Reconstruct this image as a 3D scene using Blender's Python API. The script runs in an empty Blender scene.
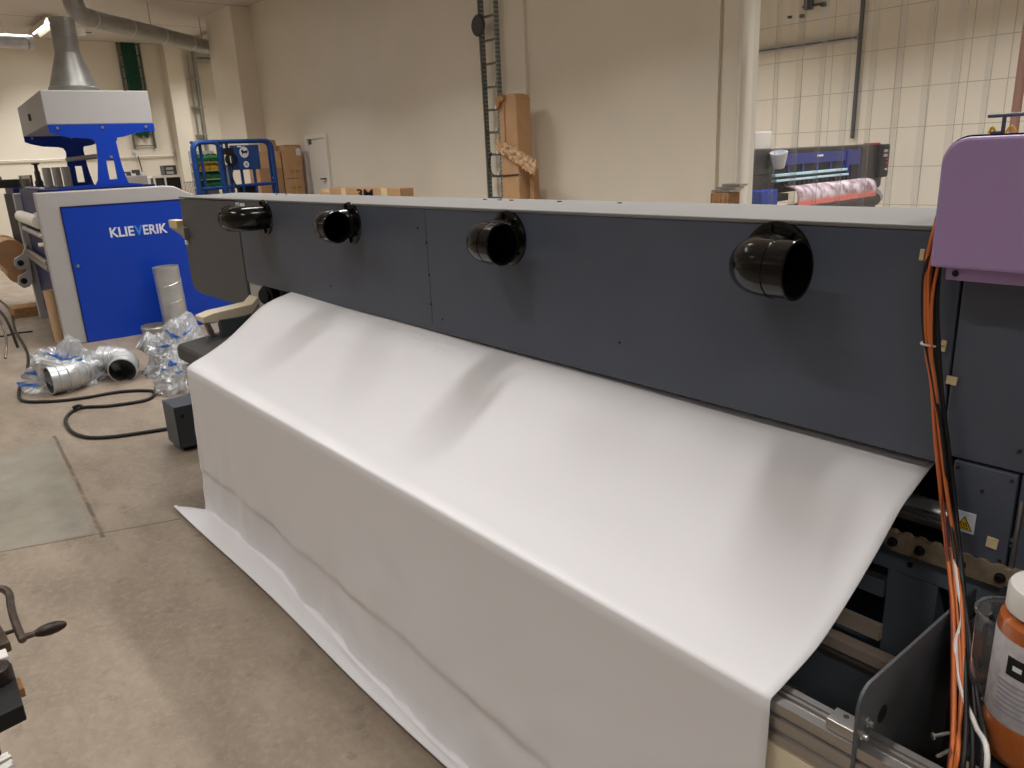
import bpy, bmesh, math, random
from mathutils import Vector, Matrix, noise
random.seed(7)
PI = math.pi
COL = bpy.context.scene.collection
V = Vector

# ------------------------------------------------------------------ materials
def mat(name, col, rough=0.5, metal=0.0, bump=0.0, bscale=60.0, var=0.0, vscale=3.0, col2=None, spec=0.5, coat=0.0, emit=None, trans=0.0, ior=1.45, alpha=1.0):
    m = bpy.data.materials.new(name); m.use_nodes = True
    nt = m.node_tree; b = nt.nodes['Principled BSDF']
    b.inputs['Base Color'].default_value = (*col, 1)
    b.inputs['Roughness'].default_value = rough
    b.inputs['Metallic'].default_value = metal
    b.inputs['Specular IOR Level'].default_value = spec
    b.inputs['Coat Weight'].default_value = coat
    b.inputs['Transmission Weight'].default_value = trans
    b.inputs['IOR'].default_value = ior
    b.inputs['Alpha'].default_value = alpha
    if emit:
        b.inputs['Emission Color'].default_value = (*emit[0], 1); b.inputs['Emission Strength'].default_value = emit[1]
    tc = None
    if bump or var or col2:
        tc = nt.nodes.new('ShaderNodeNewGeometry')
    if var or col2:
        n = nt.nodes.new('ShaderNodeTexNoise'); n.inputs['Scale'].default_value = vscale; n.inputs['Detail'].default_value = 5
        nt.links.new(tc.outputs['Position'], n.inputs['Vector'])
        mx = nt.nodes.new('ShaderNodeMix'); mx.data_type = 'RGBA'
        c2 = col2 if col2 else tuple(c * (1 - var) for c in col)
        mx.inputs[6].default_value = (*col, 1); mx.inputs[7].default_value = (*c2, 1)
        r = nt.nodes.new('ShaderNodeMapRange'); r.inputs[1].default_value = 0.35; r.inputs[2].default_value = 0.65
        nt.links.new(n.outputs['Fac'], r.inputs[0]); nt.links.new(r.outputs[0], mx.inputs[0])
        nt.links.new(mx.outputs[2], b.inputs['Base Color'])
    if bump:
        n2 = nt.nodes.new('ShaderNodeTexNoise'); n2.inputs['Scale'].default_value = bscale; n2.inputs['Detail'].default_value = 4
        nt.links.new(tc.outputs['Position'], n2.inputs['Vector'])
        bp = nt.nodes.new('ShaderNodeBump'); bp.inputs['Strength'].default_value = bump; bp.inputs['Distance'].default_value = 0.01
        nt.links.new(n2.outputs['Fac'], bp.inputs['Height']); nt.links.new(bp.outputs['Normal'], b.inputs['Normal'])
    return m

def s(r, g, b):   # sRGB 0-255 -> linear
    f = lambda c: (c/255/12.92) if c/255 <= 0.04045 else ((c/255+0.055)/1.055)**2.4
    return (f(r), f(g), f(b))

M = {}
M['wall'] = mat('painted_wall', s(236, 228, 211), 0.8, bump=0.05, bscale=25, var=0.04, vscale=1.2)
M['ceiling'] = mat('ceiling_paint', s(205, 198, 188), 0.9)
M['white_paint'] = mat('white_paint', s(236, 231, 220), 0.45)
M['cloth'] = mat('white_polyester', s(226, 224, 226), 0.75, bump=0.06, bscale=400, spec=0.25)
M['panel'] = mat('anthracite_sheet', s(84, 91, 105), 0.42, bump=0.04, bscale=180, var=0.08, vscale=6)
M['panel_side'] = mat('anthracite_side', s(86, 88, 92), 0.5, bump=0.04, bscale=180, var=0.06, vscale=5)
M['top_grey'] = mat('light_grey_sheet', s(124, 122, 120), 0.55, var=0.06, vscale=4)
M['black_plastic'] = mat('glossy_black_plastic', (0.004, 0.004, 0.004), 0.15, spec=0.45)
M['black'] = mat('matte_black', (0.006, 0.006, 0.007), 0.6)
M['dark_steel'] = mat('dark_steel', s(74, 79, 86), 0.45, var=0.1, vscale=8)
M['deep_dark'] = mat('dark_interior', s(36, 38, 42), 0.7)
M['alu'] = mat('brushed_aluminium', s(172, 168, 164), 0.35, metal=0.9, bump=0.02, bscale=300)
M['alu_warm'] = mat('anodised_aluminium', s(212, 194, 178), 0.45, metal=0.2)
M['roller'] = mat('rubber_steel_roller', s(165, 167, 170), 0.3, metal=0.5)
M['frame_steel'] = mat('slate_frame_steel', s(104, 113, 124), 0.45, var=0.1, vscale=8)
M['brown_steel'] = mat('oiled_brown_steel', s(160, 142, 120), 0.5, metal=0.15, var=0.25, vscale=60, bump=0.1, bscale=150)
M['bolt'] = mat('black_oxide_bolt', s(70, 66, 62), 0.4, metal=0.8)
M['steel'] = mat('zinc_steel', s(190, 190, 188), 0.3, metal=0.9)
M['purple'] = mat('purple_sheet', s(170, 144, 192), 0.42, bump=0.02, bscale=200)
M['orange_cable'] = mat('orange_cable', s(204, 112, 58), 0.45)
M['red_cable'] = mat('dark_red_cable', s(120, 48, 36), 0.45)
M['black_cable'] = mat('black_rubber', (0.012, 0.011, 0.011), 0.5)
M['white_tube'] = mat('white_tubing', s(220, 216, 210), 0.4)
M['cream'] = mat('cream_plastic', s(222, 210, 184), 0.5)
M['tape'] = mat('paper_tape', s(232, 212, 168), 0.7, var=0.1, vscale=60)
M['galv'] = mat('galvanised_sheet', s(205, 208, 210), 0.32, metal=0.5, bump=0.05, bscale=40, var=0.15, vscale=9)
M['galv_dull'] = mat('dull_galvanised_sheet', s(168, 168, 164), 0.42, metal=0.6, bump=0.04, bscale=60, var=0.15, vscale=9)
M['blue'] = mat('blue_lacquer', s(4, 62, 182), 0.38)
M['blue_mid'] = mat('blue_enamel', s(22, 66, 128), 0.42)
M['navy'] = mat('navy_lacquer', s(14, 26, 84), 0.5)
M['m_grey'] = mat('grey_lacquer', s(182, 180, 180), 0.5, var=0.03, vscale=4)
M['logo_white'] = mat('logo_white', s(225, 230, 240), 0.5)
M['logo_blue'] = mat('logo_light_blue', s(70, 150, 225), 0.5)
M['card'] = mat('cardboard', s(200, 160, 120), 0.8, var=0.1, vscale=6, bump=0.05, bscale=60)
M['card_dark'] = mat('cardboard_dark', s(178, 138, 100), 0.8, var=0.1, vscale=8)
M['kraft'] = mat('kraft_paper', s(208, 174, 136), 0.75, bump=0.3, bscale=30)
M['wood'] = mat('wood', s(178, 134, 90), 0.7, var=0.3, vscale=30)
M['green'] = mat('green_bin', s(40, 112, 62), 0.5)
M['yellow'] = mat('yellow_bin', s(225, 185, 50), 0.5)
M['yellow_sign'] = mat('warning_yellow', s(240, 200, 30), 0.5)
M['darkgreen'] = mat('green_cable', s(14, 74, 50), 0.5)
M['rail'] = mat('slotted_steel', s(108, 112, 108), 0.5, metal=0.4)
M['pink'] = mat('copper_pipe_paint', s(190, 150, 140), 0.5)
M['ink'] = mat('orange_ink', s(178, 96, 44), 0.25, spec=0.5, coat=0.4)
M['label'] = mat('grey_label', s(196, 192, 196), 0.5, var=0.25, vscale=60)
M['label_lines'] = mat('label_print', s(150, 150, 165), 0.5)
M['cast'] = mat('cast_iron', s(60, 52, 48), 0.4, metal=0.7, bump=0.3, bscale=120)
M['worn_steel'] = mat('worn_steel', s(120, 108, 98), 0.3, metal=0.85, var=0.4, vscale=40)
M['print_blue'] = mat('printer_blue', s(40, 52, 130), 0.4)
M['cyan'] = mat('cyan_glow_paint', s(190, 225, 238), 0.35)  # paints in the cyan glow of the lamp inside the far printer
M['charcoal'] = mat('charcoal_plastic', s(62, 60, 60), 0.5)
M['shell'] = mat('printer_shell', s(48, 46, 47), 0.4)
M['red'] = mat('red_plastic', s(180, 40, 36), 0.5)
M['bluebin'] = mat('blue_bin', s(24, 62, 160), 0.45)
M['tube_light'] = mat('lamp_tube', (1, 1, 1), 0.5, emit=((1.0, 0.96, 0.9), 6.0))

def math_node(nt, op, a, b=None, clamp=False):
    n = nt.nodes.new('ShaderNodeMath'); n.operation = op; n.use_clamp = clamp
    for i, v in enumerate((a, b)):
        if v is None: continue
        if isinstance(v, (int, float)): n.inputs[i].default_value = v
        else: nt.links.new(v, n.inputs[i])
    return n.outputs[0]

def slot_mat():
    m = mat('slotted_rail', s(150, 156, 152), 0.5, metal=0.3)
    nt = m.node_tree; b = nt.nodes['Principled BSDF']
    g = nt.nodes.new('ShaderNodeNewGeometry'); sp = nt.nodes.new('ShaderNodeSeparateXYZ'); nt.links.new(g.outputs['Position'], sp.inputs[0])
    f = math_node(nt, 'LESS_THAN', math_node(nt, 'FRACT', math_node(nt, 'MULTIPLY', sp.outputs[2], 22.0)), 0.5)
    mx = nt.nodes.new('ShaderNodeMix'); mx.data_type = 'RGBA'; mx.inputs[6].default_value = (*s(150, 156, 150), 1); mx.inputs[7].default_value = (*s(104, 110, 108), 1)
    nt.links.new(f, mx.inputs[0]); nt.links.new(mx.outputs[2], b.inputs['Base Color']); return m
# printed media: mottled white-grey-red
def media_mat():
    m = mat('printed_fabric', s(225, 215, 220), 0.6)
    nt = m.node_tree; b = nt.nodes['Principled BSDF']
    g = nt.nodes.new('ShaderNodeNewGeometry'); sp = nt.nodes.new('ShaderNodeSeparateXYZ')
    nt.links.new(g.outputs['Position'], sp.inputs[0])
    n = nt.nodes.new('ShaderNodeTexNoise'); n.inputs['Scale'].default_value = 9; n.inputs['Detail'].default_value = 6
    nt.links.new(g.outputs['Position'], n.inputs['Vector'])
    r = nt.nodes.new('ShaderNodeValToRGB'); e = r.color_ramp.elements
    e[0].position = 0.40; e[0].color = (*s(150, 120, 130), 1); e[1].position = 0.6; e[1].color = (*s(225, 215, 225), 1)
    nt.links.new(n.outputs['Fac'], r.inputs[0])
    mr = nt.nodes.new('ShaderNodeMapRange'); mr.inputs[1].default_value = 1.10; mr.inputs[2].default_value = 1.15
    nt.links.new(sp.outputs['Z'], mr.inputs[0])
    mx = nt.nodes.new('ShaderNodeMix'); mx.data_type = 'RGBA'; mx.inputs[6].default_value = (*s(235, 130, 120), 1)
    nt.links.new(mr.outputs[0], mx.inputs[0]); nt.links.new(r.outputs[0], mx.inputs[7])
    nt.links.new(mx.outputs[2], b.inputs['Base Color'])
    return m
M['media'] = media_mat(); M['rail_slotted'] = slot_mat()

def floor_mat():
    m = mat('concrete_floor', s(150, 134, 116), 0.55)
    nt = m.node_tree; b = nt.nodes['Principled BSDF']
    g = nt.nodes.new('ShaderNodeNewGeometry'); sp = nt.nodes.new('ShaderNodeSeparateXYZ')
    nt.links.new(g.outputs['Position'], sp.inputs[0]); X, Y = sp.outputs[0], sp.outputs[1]
    def noi(sc, det, lo, hi, stretch=(1, 1, 1)):
        mp = nt.nodes.new('ShaderNodeMapping'); mp.inputs['Scale'].default_value = stretch
        mp.inputs['Rotation'].default_value = (0, 0, 0.5)
        nt.links.new(g.outputs['Position'], mp.inputs[0])
        n = nt.nodes.new('ShaderNodeTexNoise'); n.inputs['Scale'].default_value = sc; n.inputs['Detail'].default_value = det
        n.inputs['Roughness'].default_value = 0.65
        nt.links.new(mp.outputs[0], n.inputs['Vector'])
        r = nt.nodes.new('ShaderNodeMapRange'); r.inputs[1].default_value = lo; r.inputs[2].default_value = hi
        nt.links.new(n.outputs['Fac'], r.inputs[0]); return r.outputs[0]
    def mix(f, a, bcol):
        mx = nt.nodes.new('ShaderNodeMix'); mx.data_type = 'RGBA'
        if isinstance(f, (int, float)): mx.inputs[0].default_value = f
        else: nt.links.new(f, mx.inputs[0])
        for i, v in ((6, a), (7, bcol)):
            if isinstance(v, tuple): mx.inputs[i].default_value = (*v, 1)
            else: nt.links.new(v, mx.inputs[i])
        return mx.outputs[2]
    base = mix(noi(1.1, 8, 0.35, 0.65, (0.6, 2.0, 1)), s(152, 138, 122), s(126, 112, 97))
    base = mix(math_node(nt, 'MULTIPLY', noi(4, 10, 0.42, 0.66, (0.7, 1.6, 1)), 0.55), base, s(112, 98, 84))
    base = mix(math_node(nt, 'MULTIPLY', noi(30, 6, 0.48, 0.70), 0.45), base, s(160, 146, 129))
    base = mix(math_node(nt, 'MULTIPLY', noi(11, 8, 0.58, 0.70), 0.45), base, s(92, 78, 64))
    # repaired slab section, greyer, bounded by joints
    wob = math_node(nt, 'MULTIPLY', noi(6, 4, 0.0, 1.0), 0.05)
    # A(-5.67,.72) B(-3.97,.60): line y = .72 - .0706*(x+5.67)
    lab = math_node(nt, 'SUBTRACT', math_node(nt, 'SUBTRACT', 0.32, math_node(nt, 'MULTIPLY', X, 0.0706)), Y)  # positive inside
    lab = math_node(nt, 'ADD', lab, -0.0)
    lbc = math_node(nt, 'SUBTRACT', math_node(nt, 'SUBTRACT', math_node(nt, 'MULTIPLY', Y, 0.35), 4.18), X)   # x < -4.18+.35y
    lad = math_node(nt, 'ADD', X, 5.78)
    def step(v, w=0.03):
        r = nt.nodes.new('ShaderNodeMapRange'); r.inputs[1].default_value = 0; r.inputs[2].default_value = w
        nt.links.new(math_node(nt, 'ADD', v, math_node(nt, 'ADD', wob, -0.025)), r.inputs[0]); return r.outputs[0]
    mask = math_node(nt, 'MULTIPLY', math_node(nt, 'MULTIPLY', step(lab), step(lbc)), step(lad, 0.15))
    base = mix(math_node(nt, 'MULTIPLY', mask, 0.85), base, mix(noi(2.5, 7, 0.35, 0.65), s(142, 138, 126), s(120, 115, 103)))
    def line(v, w, lim=None):
        a = math_node(nt, 'ABSOLUTE', math_node(nt, 'ADD', v, math_node(nt, 'MULTIPLY', wob, 0.4)))
        r = nt.nodes.new('ShaderNodeMapRange'); r.inputs[1].default_value = w; r.inputs[2].default_value = w * 2.2
        r.inputs[3].default_value = 1; r.inputs[4].default_value = 0
        nt.links.new(a, r.inputs[0]); return r.outputs[0]
    inx = math_node(nt, 'MULTIPLY', math_node(nt, 'GREATER_THAN', X, -5.8), math_node(nt, 'LESS_THAN', X, -3.9))
    iny = math_node(nt, 'MULTIPLY', math_node(nt, 'LESS_THAN', Y, 0.95), math_node(nt, 'GREATER_THAN', Y, -1.5))
    l1 = math_node(nt, 'MULTIPLY', line(lab, 0.006), inx); l2 = math_node(nt, 'MULTIPLY', line(lbc, 0.004), iny)
    pat = noi(4, 5, 0.30, 0.48)
    base = mix(math_node(nt, 'MULTIPLY', math_node(nt, 'MULTIPLY', math_node(nt, 'MAXIMUM', l1, l2), pat), 0.75), base, s(72, 64, 56))
    nt.links.new(base, b.inputs['Base Color'])
    r = nt.nodes.new('ShaderNodeMapRange'); r.inputs[3].default_value = 0.45; r.inputs[4].default_value = 0.7
    nt.links.new(noi(3, 5, 0.3, 0.7), r.inputs[0]); nt.links.new(r.outputs[0], b.inputs['Roughness'])
    n2 = nt.nodes.new('ShaderNodeTexNoise'); n2.inputs['Scale'].default_value = 80
    nt.links.new(g.outputs['Position'], n2.inputs['Vector'])
    bp = nt.nodes.new('ShaderNodeBump'); bp.inputs['Strength'].default_value = 0.12; bp.inputs['Distance'].default_value = 0.01
    nt.links.new(n2.outputs['Fac'], bp.inputs['Height']); nt.links.new(bp.outputs['Normal'], b.inputs['Normal'])
    return m
M['floor'] = floor_mat()

def tile_mat(name, col, joint, w, h, x0, z0, axis=0, jw=0.006, tone=0.03):
    m = mat(name, col, 0.6)
    nt = m.node_tree; b = nt.nodes['Principled BSDF']
    g = nt.nodes.new('ShaderNodeNewGeometry'); sp = nt.nodes.new('ShaderNodeSeparateXYZ')
    nt.links.new(g.outputs['Position'], sp.inputs[0])
    def jl(o, p, off):
        a = math_node(nt, 'DIVIDE', math_node(nt, 'SUBTRACT', o, off), p)
        f = math_node(nt, 'ABSOLUTE', math_node(nt, 'SUBTRACT', math_node(nt, 'FRACT', math_node(nt, 'ADD', a, 0.5)), 0.5))
        return math_node(nt, 'LESS_THAN', math_node(nt, 'MULTIPLY', f, p), jw)
    j = math_node(nt, 'MAXIMUM', jl(sp.outputs[axis], w, x0), jl(sp.outputs[2], h, z0) if axis < 2 and h else 0.0)
    mx = nt.nodes.new('ShaderNodeMix'); mx.data_type = 'RGBA'
    mx.inputs[6].default_value = (*col, 1); mx.inputs[7].default_value = (*joint, 1)
    nt.links.new(j, mx.inputs[0]); nt.links.new(mx.outputs[2], b.inputs['Base Color'])
    return m
M['tiles'] = tile_mat('storeroom_panels', s(226, 218, 203), s(176, 168, 155), 0.41, 0.457, -5.83, 1.80, jw=0.0045)
def ceil_mat():
    m = mat('ceiling_panels', s(200, 192, 182), 0.9)
    nt = m.node_tree; b = nt.nodes['Principled BSDF']
    g = nt.nodes.new('ShaderNodeNewGeometry'); sp = nt.nodes.new('ShaderNodeSeparateXYZ')
    nt.links.new(g.outputs['Position'], sp.inputs[0])
    a = math_node(nt, 'FRACT', math_node(nt, 'DIVIDE', math_node(nt, 'ADD', sp.outputs[0], 40.3), 2.4))
    j = math_node(nt, 'LESS_THAN', a, 0.012)
    mx = nt.nodes.new('ShaderNodeMix'); mx.data_type = 'RGBA'
    mx.inputs[6].default_value = (*s(205, 197, 187), 1); mx.inputs[7].default_value = (*s(120, 112, 102), 1)
    nt.links.new(j, mx.inputs[0]); nt.links.new(mx.outputs[2], b.inputs['Base Color'])
    return m
M['ceilp'] = ceil_mat()

def clear_mat(name, tint, gloss_rough=0.15, fac=0.25, bump=0.0, bscale=20, milky=0.15, milk=(0.8, 0.8, 0.82)):
    m = bpy.data.materials.new(name); m.use_nodes = True; nt = m.node_tree; nt.nodes.clear()
    out = nt.nodes.new('ShaderNodeOutputMaterial')
    t = nt.nodes.new('ShaderNodeBsdfTransparent'); t.inputs[0].default_value = (*tint, 1)
    gl = nt.nodes.new('ShaderNodeBsdfGlossy'); gl.inputs['Roughness'].default_value = gloss_rough
    gl.inputs[0].default_value = (1, 1, 1, 1)
    d = nt.nodes.new('ShaderNodeBsdfDiffuse'); d.inputs[0].default_value = (*milk, 1)
    fr = nt.nodes.new('ShaderNodeFresnel'); fr.inputs[0].default_value = 1.45
    m1 = nt.nodes.new('ShaderNodeMixShader'); m2 = nt.nodes.new('ShaderNodeMixShader')
    k = math_node(nt, 'ADD', math_node(nt, 'MULTIPLY', fr.outputs[0], 1.0), fac, clamp=True)
    m1.inputs[0].default_value = milky
    nt.links.new(t.outputs[0], m1.inputs[1]); nt.links.new(d.outputs[0], m1.inputs[2])
    nt.links.new(k, m2.inputs[0]); nt.links.new(m1.outputs[0], m2.inputs[1]); nt.links.new(gl.outputs[0], m2.inputs[2])
    if bump:
        g = nt.nodes.new('ShaderNodeNewGeometry')
        n = nt.nodes.new('ShaderNodeTexNoise'); n.inputs['Scale'].default_value = bscale; n.inputs['Detail'].default_value = 5
        nt.links.new(g.outputs['Position'], n.inputs['Vector'])
        bp = nt.nodes.new('ShaderNodeBump'); bp.inputs['Strength'].default_value = bump; bp.inputs['Distance'].default_value = 0.03
        nt.links.new(n.outputs['Fac'], bp.inputs['Height'])
        nt.links.new(bp.outputs['Normal'], gl.inputs['Normal']); nt.links.new(bp.outputs['Normal'], d.inputs['Normal'])
        nt.links.new(bp.outputs['Normal'], fr.inputs['Normal'])
    nt.links.new(m2.outputs[0], out.inputs[0])
    return m
M['pvc'] = clear_mat('clear_pvc', (0.93, 0.93, 0.94), 0.12, 0.0, bump=0.1, bscale=3, milky=0.06)
M['pvc_edge'] = clear_mat('clear_pvc_edge', (0.82, 0.82, 0.84), 0.2, 0.12, milky=0.25)
M['film'] = clear_mat('plastic_film', (0.93, 0.95, 0.97), 0.14, 0.10, bump=1.0, bscale=16, milky=0.36, milk=(0.88, 0.93, 1.0))
M['film_print'] = mat('blue_film_print', s(60, 120, 200), 0.35)
M['film_navy'] = mat('navy_film_print', s(26, 50, 140), 0.35)
M['jar'] = clear_mat('clear_jar', (0.85, 0.83, 0.8), 0.08, 0.04, milky=0.10)

# ------------------------------------------------------------------ mesh builder
SPLIT = {'hanger': 'hanger_rod', 'cover_screws': 'cover_screw', 'panel_screws': 'panel_screw', 'hatch_screws': 'hatch_screw',
         'shield_screws': 'shield_screw', 'clamp_holes': 'clamp_hole', 'bracket_slots': 'bracket_slot', 'duct_joint': 'joint_ring',
         'roller_strip': 'roller_edge', 'slatted_cover': 'cover_slat', 'tension_strut': 'strut', 'thumb_screw': 'thumb_bolt',
         'pipe_clamp': 'clamp', 'ladder_rung': 'rung', 'packing_tape': 'tape_strip', 'metal_plates': 'metal_plate', 'green_cables': 'green_cable',
         'flange_rib': 'rib', 'wire_tie': 'twist_tie', 'board_gap': 'board_joint', 'paper_strips': 'paper_strip', 'coiled_hose': 'thin_hose',
         'rack_bars': 'rack_bar', 'bin_contents': 'small_part', 'duct_hanger': 'hanger_rod', 'duct_bead': 'bead', 'elbow_seams': 'seam_ring',
         'mould_seam': 'seam_ring', 'heat_symbol': 'symbol_line', 'lettering': 'letter', 'label_text': 'text_line', 'bag_print': 'print_patch',
         'bracket_body': 'bracket_piece'}
class MB:
    def __init__(self): self.bm = bmesh.new()
    def box(self, x0, x1, y0, y1, z0, z1, rot=None, piv=None):
        vs = [self.bm.verts.new((x, y, z)) for x in (x0, x1) for y in (y0, y1) for z in (z0, z1)]
        for f in ((0, 1, 3, 2), (4, 6, 7, 5), (0, 4, 5, 1), (2, 3, 7, 6), (0, 2, 6, 4), (1, 5, 7, 3)):
            self.bm.faces.new([vs[i] for i in f])
        if rot is not None:
            bmesh.ops.rotate(self.bm, verts=vs, cent=piv or V(((x0+x1)/2, (y0+y1)/2, (z0+z1)/2)), matrix=rot)
        return self
    def prism(self, pts, axis, a, b):
        """pts: 2D outline in the other two axes (order xyz minus axis), extruded from a to b along axis"""
        def mk(p, v):
            l = list(p); l.insert(axis, v); return self.bm.verts.new(l)
        A = [mk(p, a) for p in pts]; B = [mk(p, b) for p in pts]
        n = len(pts)
        self.bm.faces.new(A); self.bm.faces.new(B[::-1])
        for i in range(n): self.bm.faces.new([A[i], B[i], B[(i+1) % n], A[(i+1) % n]])
        return self
    def tube(self, pts, r, seg=10, smooth_path=0, caps=True, radii=None):
        pts = [V(p) for p in pts]
        if smooth_path:
            out = []
            n = len(pts)
            for i in range(n - 1):
                p0 = pts[max(i-1, 0)]; p1 = pts[i]; p2 = pts[i+1]; p3 = pts[min(i+2, n-1)]
                for k in range(smooth_path):
                    t = k / smooth_path
                    out.append(0.5*((2*p1)+(-p0+p2)*t+(2*p0-5*p1+4*p2-p3)*t*t+(-p0+3*p1-3*p2+p3)*t**3))
            out.append(pts[-1]); pts = out
        n = len(pts); rings = []
        up = V((0, 0, 1)); t0 = (pts[1]-pts[0]).normalized()
        if abs(t0.dot(up)) > 0.95: up = V((1, 0, 0))
        nrm = (up - t0*up.dot(t0)).normalized()
        for i in range(n):
            t = (pts[min(i+1, n-1)] - pts[max(i-1, 0)]).normalized()
            nrm = (nrm - t*nrm.dot(t)).normalized(); bn = t.cross(nrm)
            rr = radii[i] if radii else r
            rings.append([self.bm.verts.new(pts[i] + (nrm*math.cos(2*PI*k/seg) + bn*math.sin(2*PI*k/seg))*rr) for k in range(seg)])
        for i in range(n-1):
            for k in range(seg):
                self.bm.faces.new([rings[i][k], rings[i][(k+1) % seg], rings[i+1][(k+1) % seg], rings[i+1][k]])
        if caps: self.bm.faces.new(rings[0][::-1]); self.bm.faces.new(rings[-1])
        return self
    def lathe(self, prof, o, axis=(0, 0, 1), seg=32, close=False):
        """prof: list of (r, h) along axis from o"""
        ax = V(axis).normalized(); up = V((0, 0, 1)) if abs(ax.z) < 0.9 else V((1, 0, 0))
        u = (up - ax*up.dot(ax)).normalized(); w = ax.cross(u); o = V(o)
        rings = []
        for r, h in prof:
            if r <= 1e-5: rings.append([self.bm.verts.new(o + ax*h)])
            else: rings.append([self.bm.verts.new(o + ax*h + (u*math.cos(2*PI*k/seg)+w*math.sin(2*PI*k/seg))*r) for k in range(seg)])
        for a, b in zip(rings[:-1], rings[1:]):
            for k in range(seg):
                k2 = (k+1) % seg
                if len(a) == 1 and len(b) == 1: continue
                if len(a) == 1: self.bm.faces.new([a[0], b[k], b[k2]])
                elif len(b) == 1: self.bm.faces.new([a[k], b[0], a[k2]])
                else: self.bm.faces.new([a[k], b[k], b[k2], a[k2]])
        if close:
            if len(rings[0]) > 1: self.bm.faces.new(rings[0])
            if len(rings[-1]) > 1: self.bm.faces.new(rings[-1][::-1])
        return self
    def cyl(self, p0, p1, r, seg=24):
        d = V(p1) - V(p0); return self.lathe([(0, 0), (r, 0), (r, d.length), (0, d.length)], p0, d, seg)
    def grid(self, f, nu, nv):
        vs = [[self.bm.verts.new(f(i/nu, j/nv)) for j in range(nv+1)] for i in range(nu+1)]
        for i in range(nu):
            for j in range(nv): self.bm.faces.new([vs[i][j], vs[i+1][j], vs[i+1][j+1], vs[i][j+1]])
        return self
    def islands(self):
        """one MB per loose piece"""
        seen = set(); out = []
        self.bm.verts.ensure_lookup_table(); self.bm.verts.index_update()
        for v in self.bm.verts:
            if v.index in seen: continue
            st, comp = [v], []; seen.add(v.index)
            while st:
                a = st.pop(); comp.append(a)
                for e in a.link_edges:
                    b = e.other_vert(a)
                    if b.index not in seen: seen.add(b.index); st.append(b)
            n = MB(); mp = {a.index: n.bm.verts.new(a.co) for a in comp}
            for f in {f for a in comp for f in a.link_faces}: n.bm.faces.new([mp[q.index] for q in f.verts])
            out.append(n)
        self.bm.free(); return out
    def build(self, name, m, parent=None, bevel=0.0, smooth=False, solid=0.0, subsurf=0, recalc=True):
        if parent is not None and name in SPLIT:
            for n in self.islands(): o = n.build(SPLIT[name], m, parent, bevel, smooth, solid, subsurf, recalc)
            return o
        if recalc: bmesh.ops.recalc_face_normals(self.bm, faces=self.bm.faces[:])
        loc = V((0, 0, 0))
        if parent is not None:
            p = parent
            while p is not None: loc += p.location; p = p.parent
        else:
            xs = [v.co for v in self.bm.verts]
            loc = V(((min(c.x for c in xs)+max(c.x for c in xs))/2, (min(c.y for c in xs)+max(c.y for c in xs))/2, min(c.z for c in xs)))
        for v in self.bm.verts: v.co -= loc
        me = bpy.data.meshes.new(name); self.bm.to_mesh(me); self.bm.free()
        me.materials.append(M[m] if isinstance(m, str) else m)
        o = bpy.data.objects.new(name, me); COL.objects.link(o)
        if parent is not None: o.parent = parent
        else: o.location = loc
        if smooth:
            me.shade_smooth(); me.set_sharp_from_angle(angle=math.radians(38))
        if solid: md = o.modifiers.new('s', 'SOLIDIFY'); md.thickness = solid; md.offset = 0
        if subsurf: md = o.modifiers.new('u', 'SUBSURF'); md.levels = subsurf; md.render_levels = subsurf
        if bevel:
            md = o.modifiers.new('b', 'BEVEL'); md.width = bevel; md.segments = 2; md.limit_method = 'ANGLE'; md.angle_limit = math.radians(40)
        return o

def tag(o, label, cat, group=None, kind=None):
    if kind: o['kind'] = kind
    if label: o['label'] = label
    if cat: o['category'] = cat
    if group: o['group'] = group
    return o
def thing(name, label, cat, loc=(0, 0, 0), group=None):
    o = bpy.data.objects.new(name, None); COL.objects.link(o); o.location = loc; o.empty_display_size = 0.1
    return tag(o, label, cat, group)
def struct(o): o['kind'] = 'structure'; return o
def dup(o, parent=None):
    c = o.copy(); COL.objects.link(c); c.parent = parent
    for ch in [x for x in bpy.data.objects if x.parent == o and x != c]: dup(ch, c)
    return c
def text_mb(txt, w, h, depth, xf):
    """flat extruded lettering scaled to w x h, mapped by xf(u, v, d)"""
    cu = bpy.data.curves.new('t', 'FONT'); cu.body = txt; cu.size = 1; cu.offset = 0.022; cu.extrude = 0.5
    ob = bpy.data.objects.new('t', cu); COL.objects.link(ob)
    bpy.context.view_layer.update()
    me = ob.to_mesh()
    mb = MB(); mb.bm.from_mesh(me)
    ob.to_mesh_clear(); bpy.data.objects.remove(ob)
    xs = [v.co.x for v in mb.bm.verts]; ys = [v.co.y for v in mb.bm.verts]
    x0, x1, y0, y1 = min(xs), max(xs), min(ys), max(ys)
    for v in mb.bm.verts: v.co = V(xf((v.co.x-x0)/(x1-x0)*w, (v.co.y-y0)/(y1-y0)*h, (v.co.z+0.5)*depth))
    return mb

# ================================================================== THE SETTING
CH = 4.3
struct(MB().box(-19.2, 8.3, -8.3, 10.3, -0.2, 0).build('floor', 'floor'))
struct(MB().box(-19.2, 8.3, -8.3, 10.3, CH, CH+0.2).build('ceiling', 'ceilp'))
struct(MB().box(-19.0, -18.8, -8.2, 8.0, 0, CH).build('wall_left', 'wall'))
struct(MB().box(8.0, 8.2, -8.2, 10.2, 0, CH).build('wall_right', 'wall'))
struct(MB().box(-19.0, 8.2, -8.2, -8.0, 0, CH).build('wall_front', 'wall'))
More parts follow.
